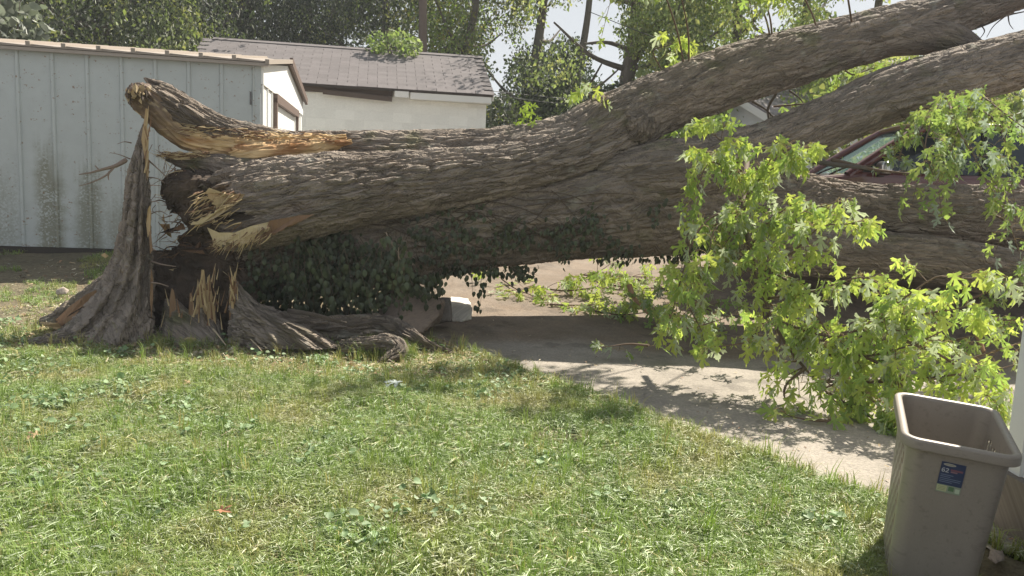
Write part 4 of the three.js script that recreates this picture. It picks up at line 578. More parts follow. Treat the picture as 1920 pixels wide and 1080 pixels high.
// ---------------------------------------------------------------- leaves
const leafMat = (r, g, b, t = 0.5, rough = 0.9) => new THREE.MeshPhysicalMaterial({ color: C(r, g, b), roughness: rough, transmission: t, thickness: 0, side: THREE.DoubleSide });
const half = [[0.0, 0], [0.10, -0.02], [0.30, -0.09], [0.44, -0.01], [0.31, 0.06], [0.34, 0.13], [0.11, 0.17], [0.30, 0.36], [0.50, 0.44], [0.55, 0.68], [0.42, 0.58], [0.35, 0.67], [0.25, 0.50], [0.075, 0.34], [0.15, 0.60], [0.25, 0.72], [0.16, 0.76], [0.13, 0.88], [0.05, 0.89], [0, 1.10]];
function mapleLeaf(seed, bend, fold) {
  const r = rngOf(seed), out = [...half.map(([x, y]) => [x * rr(0.88, 1.12, r), y * rr(0.96, 1.04, r)]), ...half.slice(1, -1).reverse().map(([x, y]) => [-x * rr(0.88, 1.12, r), y * rr(0.96, 1.04, r)])];
  const g = new THREE.ShapeGeometry(new THREE.Shape(out.map((p) => new THREE.Vector2(...p)))), p = g.attributes.position;
  for (let i = 0; i < p.count; i++) { const x = p.getX(i), y = p.getY(i); p.setXYZ(i, x * 0.84 * (1 - fold * 0.35), y * (1 - bend * 0.2), -bend * y * y * 0.5 + fold * Math.abs(x) - 0.35 * Math.max(0, Math.abs(x) - 0.3)); }
  g.computeVertexNormals(); return g.toNonIndexed();
}
const LEAF = [mapleLeaf(1, 0.3, 0.3), mapleLeaf(2, 0.7, 0.15), mapleLeaf(3, -0.2, 0.5), mapleLeaf(4, 0.5, -0.15), mapleLeaf(5, 1.0, 0.4)];
LEAF.forEach((g) => g.computeVertexNormals());
const LCOL = [[0.37, 0.49, 0.085], [0.43, 0.54, 0.10], [0.29, 0.42, 0.085], [0.44, 0.51, 0.31], [0.47, 0.55, 0.10]];
const LMAT = LCOL.map((c, i) => leafMat(...c.map((v) => Math.min(0.7, v * 1.1)), i === 3 ? 0.5 : 0.7, i === 3 ? 0.8 : 0.97));
function leafMatrix(p, tip, nor, size) { const y = tip.clone().normalize(), z = nor.clone().addScaledVector(y, -nor.dot(y)).normalize(), x = V3().crossVectors(y, z); return new THREE.Matrix4().makeBasis(x, y, z).scale(V3(size, size, size)).setPosition(p); }
const white1 = leafMat(1, 1, 1, 0.6, 0.9);
function instanced(parent, name, geo, m, mats, cols, stuff = true) { const o = new THREE.InstancedMesh(geo, m, mats.length), c = new THREE.Color(); mats.forEach((q, i) => { o.setMatrixAt(i, q); if (cols) o.setColorAt(i, c.setRGB(...cols[i])); }); o.name = name; if (stuff) o.userData.kind = 'stuff'; if (parent.isGroup && parent !== scene) o.position.copy(parent.position).negate(); parent.add(o); return o; }
const twigM = std({ vertexColors: true, roughness: 0.85 }), TW = C(0.13, 0.09, 0.06), PET = C(0.33, 0.24, 0.10);
// leaves grow on a curve: returns wood pieces and leaf matrices
function foliage(pts, o, wood, leaves) {
  const { seed = 1, step = 0.09, tw = [0.14, 0.34], n = [4, 8], size = [0.07, 0.15], r0 = 0.012, r1 = 0.004, from = 0, spread = 1, droop = 0.9 } = o;
  const r = rngOf(seed), c = new THREE.CatmullRomCurve3(pts), L = c.getLength(); wood.push(paint(taperTube(pts, r0, r1, 7, Math.max(14, Math.ceil(L * 16))), TW));
  const grow = (q, dir, len, cnt) => {
    const e = q.clone().addScaledVector(dir, len), mid = q.clone().addScaledVector(dir, len * 0.55).add(V3(0, 0.05 * len, 0)); e.y -= len * 0.35 * droop; const fl = top(e.x, e.z) + 0.05; if (e.y < fl) e.y = fl;
    const tc = new THREE.CatmullRomCurve3([q, mid, e]); wood.push(paint(taperTube([q, mid, e], r1 * 0.9, 0.0018, 4, 6), TW));
    for (let i = 0; i < cnt; i++) {
      const t = 1 - (i / cnt) * 0.75, b = tc.getPoint(t), side = i % 2 ? 1 : -1, ax = V3().crossVectors(dir, V3(0, 1, 0)).normalize(), pd = dir.clone().multiplyScalar(rr(0.1, 0.8, r)).addScaledVector(ax, side * rr(0.4, 1.1, r)).add(V3(0, rr(-0.1, 0.7, r), 0)).normalize(), pl = rr(0.04, 0.10, r), pe = b.clone().addScaledVector(pd, pl); pe.y -= pl * 0.15;
      if (pe.y < top(pe.x, pe.z) + 0.02) pe.y = top(pe.x, pe.z) + 0.02;
      wood.push(paint(taperTube([b, b.clone().addScaledVector(pd, pl * 0.55).add(V3(0, 0.012, 0)), pe], 0.0022, 0.0014, 3, 3), PET));
      const tip = pd.clone().multiplyScalar(rr(0.15, 0.8, r)).add(V3(rr(-0.35, 0.35, r), -rr(1.0, 2.4, r) * droop, rr(-0.35, 0.35, r))).normalize(), nor = V3(rr(-1, 1, r), rr(0.1, 1.1, r), rr(-0.6, 1.2, r)).normalize(), s = rr(size[0], size[1], r);
      if (pe.y + tip.y * s < top(pe.x, pe.z) + 0.01) { tip.y = Math.max(tip.y, (top(pe.x, pe.z) + 0.015 - pe.y) / s); nor.set(rr(-0.3, 0.3, r), 1, rr(-0.3, 0.3, r)); }
      leaves.push({ m: leafMatrix(pe, tip, nor, s), g: Math.floor(r() * 5), c: Math.floor(r() * 5) });
    }
  };
  for (let s = from * L; s < L; s += step * rr(0.7, 1.3, r)) {
    const q = c.getPointAt(clamp(s / L)), t = c.getTangentAt(clamp(s / L)), d = t.clone().multiplyScalar(rr(0.2, 0.8, r)).add(V3(rr(-1, 1, r), rr(-0.5, 0.6, r), rr(-0.7, 0.9, r)).multiplyScalar(spread)).normalize();
    grow(q, d, rr(tw[0], tw[1], r), Math.round(rr(n[0], n[1], r)));
  }
  grow(c.getPointAt(1), c.getTangentAt(1), rr(tw[0], tw[1], r), n[1] + 1);
}
let leafParts = 0;
function leafyBranch(parent, label, curves, maxParts, tint) {
  const wood = [], leaves = []; for (const [pts, o] of curves) foliage(pts.map((p) => at(...p)), o, wood, leaves);
  const b = part(parent, 'leafy_branch', merge(wood), twigM); if (label) b.userData.label = label;
  const cam = camera.position, q = V3(); leaves.forEach((l) => { q.setFromMatrixPosition(l.m); l.d = q.distanceTo(cam); }); leaves.sort((x, y) => x.d - y.d);
  leaves.slice(0, maxParts).forEach((l) => { const o = new THREE.Mesh(LEAF[l.g], LMAT[l.c]); o.name = 'leaf'; o.matrixAutoUpdate = true; l.m.decompose(o.position, o.quaternion, o.scale); b.add(o); leafParts++; });
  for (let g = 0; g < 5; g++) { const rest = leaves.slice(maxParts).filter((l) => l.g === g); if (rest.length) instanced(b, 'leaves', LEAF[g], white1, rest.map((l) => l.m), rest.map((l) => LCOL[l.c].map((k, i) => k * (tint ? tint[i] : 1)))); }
  return leaves.length;
}
// the big leafy branch hanging in front
leafyBranch(tree, 'large bright leafy branch hanging over the driveway', [
  [[[1400, 300, 7.3], [1395, 400, 6.5], [1420, 520, 6.0], [1470, 640, 5.7], [1550, 735, 5.35]], { seed: 101, r0: 0.028, r1: 0.008, from: 0.15, step: 0.075 }],
  [[[1420, 520, 6.0], [1490, 470, 5.8], [1540, 425, 5.65], [1590, 420, 5.55]], { seed: 102, step: 0.08, from: 0.1 }],
  [[[1450, 600, 5.8], [1570, 630, 5.4], [1640, 598, 5.25], [1715, 545, 5.15], [1760, 518, 5.1], [1815, 522, 5.05]], { seed: 103, step: 0.07, from: 0.05, tw: [0.1, 0.26] }],
  [[[1530, 715, 5.4], [1650, 716, 5.15], [1780, 704, 5.0], [1880, 690, 4.9]], { seed: 104, step: 0.085, from: 0.05, tw: [0.08, 0.2], size: [0.09, 0.13] }],
  [[[1400, 430, 6.4], [1350, 400, 6.2], [1305, 440, 6.0], [1275, 530, 5.9], [1262, 580, 5.85]], { seed: 105, step: 0.1, tw: [0.08, 0.22] }],
  [[[1400, 370, 6.7], [1430, 330, 6.5], [1475, 300, 6.35]], { seed: 106, step: 0.08, from: 0.3, tw: [0.08, 0.2] }],
  [[[1398, 345, 6.9], [1360, 290, 6.7], [1325, 285, 6.6]], { seed: 107, step: 0.09, from: 0.25, tw: [0.08, 0.2] }],
  [[[1440, 590, 5.85], [1400, 640, 5.6], [1345, 650, 5.55]], { seed: 108, step: 0.12, from: 0.3, tw: [0.06, 0.18], n: [3, 5] }],
  [[[1550, 735, 5.35], [1610, 770, 5.15], [1645, 790, 5.05]], { seed: 109, step: 0.08, tw: [0.08, 0.2] }],
  [[[1480, 645, 5.65], [1590, 670, 5.35], [1700, 650, 5.2], [1790, 610, 5.15]], { seed: 110, step: 0.07, tw: [0.1, 0.26] }],
  [[[1440, 560, 5.9], [1530, 545, 5.6], [1620, 520, 5.45], [1660, 540, 5.4]], { seed: 111, step: 0.07, tw: [0.1, 0.26] }],
  [[[1510, 690, 5.5], [1470, 730, 5.4], [1480, 770, 5.35]], { seed: 112, step: 0.11, tw: [0.06, 0.2], n: [3, 5] }],
  [[[1400, 470, 6.2], [1440, 420, 6.0], [1480, 390, 5.9], [1500, 440, 5.75]], { seed: 113, step: 0.08, tw: [0.1, 0.22] }],
  [[[1400, 480, 6.2], [1330, 500, 6.1], [1290, 560, 6.0], [1310, 610, 5.9]], { seed: 114, step: 0.09, tw: [0.08, 0.22] }],
  [[[1600, 660, 5.3], [1660, 690, 5.15], [1700, 740, 5.05], [1690, 775, 5.0]], { seed: 115, step: 0.08, tw: [0.1, 0.24] }],
  [[[1700, 640, 5.2], [1770, 670, 5.1], [1830, 720, 5.0], [1850, 740, 4.95]], { seed: 116, step: 0.08, tw: [0.1, 0.22] }],
  [[[1540, 640, 5.5], [1600, 620, 5.35], [1690, 620, 5.2]], { seed: 117, step: 0.08, tw: [0.1, 0.26] }],
  [[[1430, 500, 6.0], [1480, 530, 5.75], [1530, 590, 5.55], [1560, 640, 5.4]], { seed: 118, step: 0.08, tw: [0.1, 0.26] }],
  [[[1402, 345, 6.9], [1365, 275, 6.6], [1335, 250, 6.5]], { seed: 171, step: 0.06, from: 0.2, tw: [0.08, 0.22] }],
  [[[1395, 340, 6.8], [1330, 305, 6.5], [1305, 360, 6.4]], { seed: 172, step: 0.07, from: 0.2, tw: [0.08, 0.2] }],
  [[[1410, 355, 6.7], [1460, 285, 6.4], [1500, 280, 6.35]], { seed: 173, step: 0.06, from: 0.3, tw: [0.08, 0.2] }],
  [[[1420, 430, 6.3], [1480, 400, 6.0], [1550, 385, 5.8]], { seed: 174, step: 0.06, from: 0.1, tw: [0.08, 0.24] }],
  [[[1390, 400, 6.5], [1340, 430, 6.2], [1330, 470, 6.1]], { seed: 175, step: 0.08, from: 0.1, tw: [0.08, 0.22] }],
  [[[1640, 600, 5.25], [1720, 590, 5.1], [1790, 580, 5.0]], { seed: 176, step: 0.06, tw: [0.08, 0.24] }],
  [[[1560, 690, 5.4], [1620, 740, 5.2], [1650, 760, 5.1]], { seed: 177, step: 0.08, tw: [0.08, 0.22] }],
], 300);
// clusters higher up on the limbs
const small = { step: 0.1, tw: [0.12, 0.3], n: [4, 7], r0: 0.012 };
leafyBranch(tree, 'leafy sprays hanging under the right end of the lower limb', [
  [[[1760, 190, 8.0], [1745, 230, 7.4], [1735, 280, 7.2], [1750, 330, 7.1]], { ...small, seed: 121, tw: [0.15, 0.36] }], [[[1780, 195, 7.9], [1800, 250, 7.3], [1830, 300, 7.1], [1850, 340, 7.0]], { ...small, seed: 122, tw: [0.15, 0.36] }], [[[1830, 170, 7.9], [1880, 210, 7.4], [1920, 240, 7.2]], { ...small, seed: 123 }], [[[1790, 200, 7.8], [1860, 220, 7.4], [1900, 330, 7.1], [1890, 360, 7.0]], { ...small, seed: 124, tw: [0.15, 0.36] }],
  [[[1690, 215, 8.3], [1720, 240, 7.9], [1735, 300, 7.6], [1725, 330, 7.5]], { ...small, seed: 125, step: 0.14 }], [[[1560, 300, 8.0], [1640, 318, 7.6], [1700, 325, 7.4]], { seed: 126, r0: 0.025, r1: 0.008, step: 0.3, n: [1, 3], tw: [0.05, 0.12], size: [0.06, 0.1] }], [[[1860, 400, 7.3], [1890, 420, 7.1], [1910, 470, 7.0]], { ...small, seed: 127, step: 0.16 }], [[[1745, 215, 8.0], [1700, 250, 7.8], [1690, 285, 7.7]], { ...small, seed: 128, step: 0.1, tw: [0.06, 0.16], n: [3, 5] }], [[[1800, 205, 7.9], [1790, 260, 7.5], [1775, 300, 7.4]], { ...small, seed: 129, tw: [0.12, 0.3] }],
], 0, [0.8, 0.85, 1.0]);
leafyBranch(tree, 'leafy boughs rising from the upper limb above the picture', [
  [[[1290, 170, 8.5], [1270, 60, 8.2], [1235, -40, 7.8], [1215, -88, 7.6], [1180, -85, 7.5]], { ...small, seed: 161, from: 0.65, step: 0.04, tw: [0.2, 0.6], n: [5, 8] }], [[[1290, 170, 8.5], [1290, 60, 8.2], [1270, -30, 7.9], [1255, -75, 7.8], [1230, -110, 7.6]], { ...small, seed: 166, from: 0.65, step: 0.04, tw: [0.2, 0.6], n: [5, 8] }], [[[1450, 100, 8.7], [1430, 20, 8.5], [1370, -45, 8.2], [1310, -55, 8.1]], { ...small, seed: 162, from: 0.50, step: 0.04, tw: [0.2, 0.6], n: [5, 8] }], [[[1450, 100, 8.7], [1440, 20, 8.5], [1400, -40, 8.3], [1350, -60, 8.2]], { ...small, seed: 167, from: 0.50, step: 0.04, tw: [0.2, 0.6], n: [5, 8] }], [[[1600, 60, 8.9], [1580, -40, 8.0], [1530, -105, 7.2], [1470, -110, 7.0]], { ...small, seed: 163, from: 0.65, step: 0.04, tw: [0.2, 0.6], n: [5, 8] }], [[[1540, 90, 8.9], [1520, 20, 8.6], [1470, -50, 8.3], [1410, -62, 8.2]], { ...small, seed: 181, from: 0.5, step: 0.06, tw: [0.2, 0.5] }],
], 0);
leafyBranch(tree, 'leaf sprays standing on top of the upper limb', [
  [[[1150, 245, 8.3], [1120, 205, 8.2], [1100, 165, 8.15], [1118, 175, 8.1]], { ...small, seed: 131, step: 0.2, tw: [0.08, 0.2] }], [[[1270, 190, 8.5], [1240, 130, 8.5], [1225, 95, 8.45], [1255, 85, 8.4]], { ...small, seed: 132, step: 0.15, tw: [0.08, 0.22] }], [[[1350, 190, 8.9], [1300, 120, 9.0], [1280, 90, 9.0]], { ...small, seed: 133, step: 0.3, tw: [0.08, 0.2] }],
  [[[1290, 265, 9.0], [1320, 262, 8.9], [1350, 262, 8.8]], { ...small, seed: 134, tw: [0.1, 0.22] }], [[[1570, 120, 9.4], [1600, 140, 9.6], [1630, 130, 9.7], [1680, 118, 9.8]], { ...small, seed: 135, step: 0.12, tw: [0.1, 0.25] }], [[[1450, 200, 9.3], [1540, 190, 9.2], [1600, 170, 9.2]], { ...small, seed: 136, step: 0.2, tw: [0.1, 0.2], n: [2, 4] }],
], 0);
{ // bare twigs near the junction of limbs
  const m = std({ color: C(0.10, 0.085, 0.07), roughness: 0.9 }); const tw = (pts, r0, r1) => part(tree, 'bare_twig', taperTube(pts.map((p) => at(...p)), r0, r1, 6, 24), m);
  tw([[1800, 62, 9.2], [1850, 45, 9.3], [1885, 30, 9.4], [1930, 20, 9.5]], 0.02, 0.006); tw([[1840, 48, 9.3], [1846, 58, 9.3], [1838, 72, 9.3]], 0.008, 0.003); tw([[1885, 30, 9.4], [1862, 50, 9.4], [1850, 70, 9.4]], 0.008, 0.003); tw([[1890, 28, 9.4], [1893, 45, 9.4], [1900, 55, 9.4]], 0.008, 0.003);
  tw([[1455, 175, 9.2], [1440, 205, 9.3], [1445, 240, 9.3]], 0.018, 0.01); tw([[1410, 190, 9.3], [1435, 205, 9.3], [1455, 225, 9.3]], 0.016, 0.008); tw([[1480, 170, 9.3], [1500, 185, 9.3], [1510, 200, 9.3]], 0.012, 0.006);
  tw([[1520, 300, 8.1], [1560, 308, 7.9], [1610, 314, 7.7], [1650, 322, 7.6]], 0.03, 0.012);
}
// branches lying on the far side of the trunk, on the driveway
function lying(label, curves, group, tint) { const p0 = at(...curves[0][0][0]), g = thing('leafy_branch', label, 'branch', V3(p0.x, top(p0.x, p0.z), p0.z), group); const wood = [], leaves = []; for (const [pts, o] of curves) foliage(pts.map((p) => { const q = at(...p); q.y = Math.max(q.y, top(q.x, q.z) + 0.03); return q; }), o, wood, leaves); part(g, 'twig', merge(wood), twigM);
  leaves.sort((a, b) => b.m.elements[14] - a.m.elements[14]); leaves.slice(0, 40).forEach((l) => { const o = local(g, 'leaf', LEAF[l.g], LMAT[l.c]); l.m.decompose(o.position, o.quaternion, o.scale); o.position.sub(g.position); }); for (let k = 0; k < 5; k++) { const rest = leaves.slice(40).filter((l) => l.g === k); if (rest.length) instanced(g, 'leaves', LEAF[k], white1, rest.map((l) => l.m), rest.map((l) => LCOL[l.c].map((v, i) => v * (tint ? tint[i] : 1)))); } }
const low = { step: 0.12, tw: [0.12, 0.35], n: [4, 7], size: [0.09, 0.14], droop: 0.5 };
lying('bright leafy branch lying on the sunlit driveway behind the trunk', [[[[1000, 560, 9.3], [1060, 545, 9.1], [1120, 540, 9.0], [1180, 545, 8.9]], { ...low, seed: 141 }], [[[1030, 590, 8.6], [1080, 575, 8.6], [1150, 570, 8.6]], { ...low, seed: 142 }], [[[1060, 560, 9.3], [1090, 525, 9.2], [1130, 505, 9.2]], { ...low, seed: 143, droop: 0.8 }], [[[1000, 545, 9.4], [980, 560, 9.2], [970, 575, 9.0]], { ...low, seed: 144, step: 0.2 }], [[[1100, 580, 8.4], [1160, 590, 8.2], [1220, 585, 8.1]], { ...low, seed: 145 }], [[[1120, 560, 9.6], [1200, 540, 9.4], [1280, 540, 9.2]], { ...low, seed: 156, step: 0.09 }], [[[1090, 535, 10], [1160, 520, 10], [1250, 520, 10]], { ...low, seed: 157, droop: 0.7 }], [[[940, 560, 9.6], [965, 570, 9.2], [1000, 585, 8.9]], { ...low, seed: 158, step: 0.25 }]]);
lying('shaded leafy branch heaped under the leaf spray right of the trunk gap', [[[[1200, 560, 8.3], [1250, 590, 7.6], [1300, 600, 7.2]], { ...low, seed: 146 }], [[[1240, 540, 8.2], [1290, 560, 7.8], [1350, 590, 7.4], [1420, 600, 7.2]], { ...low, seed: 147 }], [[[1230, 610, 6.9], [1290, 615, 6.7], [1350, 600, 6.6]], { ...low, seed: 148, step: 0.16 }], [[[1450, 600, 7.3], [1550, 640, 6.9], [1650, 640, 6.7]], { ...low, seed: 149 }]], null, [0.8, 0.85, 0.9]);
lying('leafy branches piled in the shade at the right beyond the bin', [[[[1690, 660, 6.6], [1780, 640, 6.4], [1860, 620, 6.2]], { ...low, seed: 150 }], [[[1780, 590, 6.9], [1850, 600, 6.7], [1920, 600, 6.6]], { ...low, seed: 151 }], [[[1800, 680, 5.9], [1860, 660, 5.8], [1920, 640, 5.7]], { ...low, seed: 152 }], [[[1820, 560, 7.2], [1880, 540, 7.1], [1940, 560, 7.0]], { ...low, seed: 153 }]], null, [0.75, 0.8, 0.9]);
lying('small leafy sprig fallen alone on the shaded driveway', [[[[1215, 648, 6.6], [1180, 645, 6.62], [1140, 650, 6.6]], { ...low, seed: 154, step: 0.2, n: [2, 4], tw: [0.05, 0.12], droop: 0.2 }]]);
lying('wilted leaf sprig lying on the sunlit concrete near the bin', [[[[1560, 795, 5.05], [1520, 798, 5.05], [1490, 790, 5.1]], { ...low, seed: 155, step: 0.2, n: [2, 3], tw: [0.04, 0.1], droop: 0.2 }]]);
{ const m = std({ color: C(0.33, 0.2, 0.11), roughness: 0.9 }); for (const [label, pts, r] of [['broken bare branch end sticking up from the leaves under the trunk', [[1180, 535, 8.0], [1190, 560, 7.9], [1205, 575, 7.85], [1216, 590, 7.8]], 0.03], ['orange broken branch stub on the ground at right', [[1820, 600, 6.6], [1834, 630, 6.5], [1845, 660, 6.4]], 0.035], ['bare grey stick lying under the leaf spray on the driveway', [[1560, 680, 5.9], [1620, 730, 5.6], [1690, 790, 5.3]], 0.012]]) { const o = new THREE.Mesh(taperTube(pts.map((p) => { const q = at(...p); q.y = Math.max(q.y, top(q.x, q.z) + 0.02); return q; }), r, r * 0.4, 7, 14), m); o.name = numbered('broken_branch'); scene.add(o); tag(o, label, 'branch'); } }
// ---------------------------------------------------------------- vine on the trunk
const oval = (() => { const s = new THREE.Shape([[0, 0], [0.2, 0.08], [0.32, 0.3], [0.28, 0.6], [0.12, 0.86], [0, 1], [-0.12, 0.86], [-0.28, 0.6], [-0.32, 0.3], [-0.2, 0.08]].map((p) => new THREE.Vector2(...p))); const g = new THREE.ShapeGeometry(s), p = g.attributes.position; for (let i = 0; i < p.count; i++) p.setZ(i, -0.18 * p.getY(i) ** 2 + 0.3 * Math.abs(p.getX(i))); g.computeVertexNormals(); return g; })();
{
  const g = thing('climbing_vine', 'dark leafy vine covering the shaded underside of the fallen trunk', 'vine', V3(-1.2, 0.2, -7.0)), r = rngOf(201), leaves = [], wood = [];
  const S = sC.userData.surf, L = sC.userData.L, find = (px) => { let b = 0, bd = 1e9; for (let q = 0; q < L; q += 0.05) { const c = sC.userData.look(q).c.clone().project(camera), x = (c.x + 1) * 960; if (Math.abs(x - px) < bd) { bd = Math.abs(x - px); b = q; } } return b; };
  const q0 = find(470), q1 = find(1340);
  const drop = (p, dirOut, s) => { const tip = V3(rr(-0.35, 0.35, r), -1, rr(-0.1, 0.35, r)).normalize(); leaves.push({ m: leafMatrix(p, tip, dirOut.clone().add(V3(rr(-0.5, 0.5, r), rr(-0.2, 0.6, r), rr(-0.2, 0.4, r))), s), d: p.distanceTo(camera.position) }); };
  const pxOf = (p) => { const c = p.clone().project(camera); return [(c.x + 1) * 960, (1 - c.y) * 540]; };
  let tries = 0; while (leaves.length < 1900 && tries++ < 60000) {
    const q = rr(q0, q1, r), a = rr(0, 6.2832, r), p = S(q, a), e = S(q + 0.02, a), c = sC.userData.look(q).c, out = p.clone().sub(c).normalize(); if (out.z < -0.25) continue;
    const [x, y] = pxOf(p), m = fbm(p.x * 2.1, p.y * 2.6 + 4, 3, 4), lowLim = x < 760 ? lerp(470, 400, sm(480, 640, x)) : x < 1000 ? lerp(395, 370, sm(760, 850, x)) : lerp(385, 400, sm(1000, 1300, x));
    let dens = sm(-20, 60, y - lowLim + 120 * m) * (x < 700 ? 1 : sm(-0.12, 0.3, m)) * (x > 1050 ? 0.75 : 1); if (x > 640 && x < 740 && y < 440) dens *= 0.3; if (r() > dens) continue;
    drop(p.clone().addScaledVector(out, rr(0.015, x < 760 && y > 450 ? 0.22 : 0.07, r)), out, rr(0.035, 0.065, r));
  }
  // strands that hang below the trunk and the thick curtain at its left end
  const strand = (p, len, n, s0 = 0.04, s1 = 0.07) => { const e = p.clone().add(V3(rr(-0.12, 0.2, r), -len, rr(-0.05, 0.12, r))), mid = p.clone().lerp(e, 0.5).add(V3(rr(-0.05, 0.05, r), 0, 0.03)); const c = new THREE.CatmullRomCurve3([p, mid, e]); wood.push(taperTube([p, mid, e], 0.003, 0.0012, 4, 6)); for (let i = 0; i < n; i++) { const w = c.getPoint(rr(0.15, 1, r)); if (w.y > top(w.x, w.z) + 0.05) drop(w.add(V3(rr(-0.05, 0.05, r), 0, rr(-0.05, 0.05, r))), V3(rr(-0.5, 0.5, r), 0.3, 1), rr(s0, s1, r)); } };
  for (let i = 0; i < 150; i++) { const x = rr(455, 770, r), p = at(x, rr(430, 540, r) , rr(6.75, 7.2, r)); strand(p, rr(0.15, 0.5, r), 9); }
  for (let i = 0; i < 40; i++) { const x = rr(730, 830, r), p = at(x, rr(500, 530, r), rr(7.1, 7.5, r)); strand(p, rr(0.08, lerp(0.4, 0.22, (x - 730) / 100), r), 6); }
  for (let i = 0; i < 46; i++) { const x = rr(800, 1010, r), p = at(x, rr(490, 505, r), rr(7.6, 8.0, r)); strand(p, rr(0.04, 0.13, r), 3); }
  for (const [x, n] of [[840, 3], [880, 4], [905, 8], [925, 6], [960, 3]]) strand(at(x, 505, 7.7), 0.06 * n, n + 2);
  for (let i = 0; i < 34; i++) { const y = rr(350, 480, r), pts = []; let x = rr(560, 1000, r); for (let k = 0; k < 5; k++) { pts.push([x + k * 45, y + 18 * Math.sin(k + i) + k * rr(-8, 12, r)]); } const w = pts.map(([a, b]) => { let best = null, bd = 1e9; const q = find(a); for (let an = 0; an < 6.28; an += 0.06) { const p = S(q, an); if (p.clone().sub(sC.userData.look(q).c).z < 0) continue; const d = Math.abs(pxOf(p)[1] - b); if (d < bd) { bd = d; best = p; } } return best.clone().add(V3(0, 0, 0.02)); }); wood.push(taperTube(w, 0.005, 0.003, 4, 26)); }
  part(g, 'stem', merge(wood), std({ color: C(0.10, 0.075, 0.05), roughness: 0.9 }));
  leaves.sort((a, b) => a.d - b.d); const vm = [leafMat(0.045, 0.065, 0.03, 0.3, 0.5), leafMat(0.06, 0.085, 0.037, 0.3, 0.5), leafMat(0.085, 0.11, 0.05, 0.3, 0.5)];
  const pick = []; for (let i = 0; i < leaves.length; i += Math.ceil(leaves.length / 290)) pick.push(leaves[i]); const set = new Set(pick);
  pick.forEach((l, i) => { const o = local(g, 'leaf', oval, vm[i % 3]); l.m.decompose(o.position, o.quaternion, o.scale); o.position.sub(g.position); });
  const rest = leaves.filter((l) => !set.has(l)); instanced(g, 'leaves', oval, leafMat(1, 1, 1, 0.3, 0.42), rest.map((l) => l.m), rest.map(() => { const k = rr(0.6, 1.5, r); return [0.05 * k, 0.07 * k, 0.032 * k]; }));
}
{ // bright young shoot on top of the trunk, and a plant growing on the garage ridge
  const b = at(985, 248, 8.0), g = thing('vine_shoot', 'bright yellow green leafy shoot sticking up from the trunk top', 'plant', b), r = rngOf(211), pts = [[985, 252, 8.0], [988, 232, 8.0], [990, 212, 7.98], [988, 196, 7.97]].map((p) => at(...p));
  part(g, 'stem', taperTube(pts, 0.006, 0.002, 5, 12), std({ color: C(0.2, 0.26, 0.06), roughness: 0.8 })); const m = leafMat(0.30, 0.42, 0.05, 0.5);
  for (const [x, y, s] of [[989, 198, 0.10], [975, 214, 0.11], [1000, 216, 0.11], [968, 236, 0.12], [1003, 236, 0.1], [985, 228, 0.11], [996, 205, 0.09], [966, 244, 0.1], [992, 242, 0.09], [1006, 226, 0.08]]) { const o = local(g, 'leaf', LEAF[Math.floor(r() * 5)], m), p = at(x, y - 6, 7.95 + rr(-0.06, 0.06, r)); leafMatrix(p, V3(rr(-0.8, 0.8, r), rr(-0.6, 0.2, r), 0.1), V3(rr(-0.5, 0.5, r), 0.3, 1), s).decompose(o.position, o.quaternion, o.scale); o.position.sub(b); }
}
function bush(name, label, cat, cen, ext, n, cols, size, seed, leafG, group, thick = 0.02) {    // a shrub: stems and leaves spread through its volume
  const b = cen.clone(); b.y -= ext[1]; const g = thing(name, label, cat, b, group), r = rngOf(seed), w = [], ms = [], cs = [];
  for (let i = 0; i < 9; i++) { const e = V3(cen.x + ext[0] * rr(-0.8, 0.8, r), cen.y + ext[1] * rr(0.1, 0.9, r), cen.z + ext[2] * rr(-0.7, 0.7, r)); w.push(taperTube([b, b.clone().lerp(e, 0.5).add(V3(0, 0.1 * ext[1], 0)), e], thick, thick * 0.2, 5, 10)); }
  part(g, 'stem', merge(w), std({ color: C(0.10, 0.075, 0.055), roughness: 0.9 }));
  for (let i = 0; i < n; i++) { let p; for (let k = 0; k < 8; k++) { const u = V3(rr(-1, 1, r), rr(-1, 1, r), rr(-1, 1, r)); if (u.length() > 1) continue; p = V3(cen.x + u.x * ext[0], cen.y + u.y * ext[1], cen.z + u.z * ext[2]); if (fbm(p.x / ext[0] * 1.6 + seed, p.y / ext[1] * 1.6, p.z, 2) > -0.12) break; } if (!p) continue;
    ms.push(leafMatrix(p, V3(rr(-1, 1, r), rr(-1.1, 0.5, r), rr(-1, 1, r)), V3(rr(-1, 1, r), rr(-0.2, 1, r), rr(-1, 1, r)), rr(size[0], size[1], r))); const c = cols[Math.floor(r() * cols.length)], k = rr(0.75, 1.25, r); cs.push(c.map((v) => v * k)); }
  instanced(g, 'foliage', leafG, white1, ms, cs);
}
{ const c = at(738, 86, 19.6); bush('roof_plant', 'green plant growing on the ridge of the garage roof', 'plant', c, [0.72, 0.38, 0.45], 520, [[0.24, 0.34, 0.07], [0.3, 0.38, 0.12], [0.17, 0.24, 0.07]], [0.07, 0.13], 221, oval, null, 0.012); }
bush('glossy_bush', 'bush with large glossy pale leaves behind the shed at far left', 'bush', at(22, 55, 15.5), [0.55, 1.0, 0.6], 420, [[0.13, 0.16, 0.10], [0.18, 0.21, 0.15]], [0.14, 0.24], 222, oval);
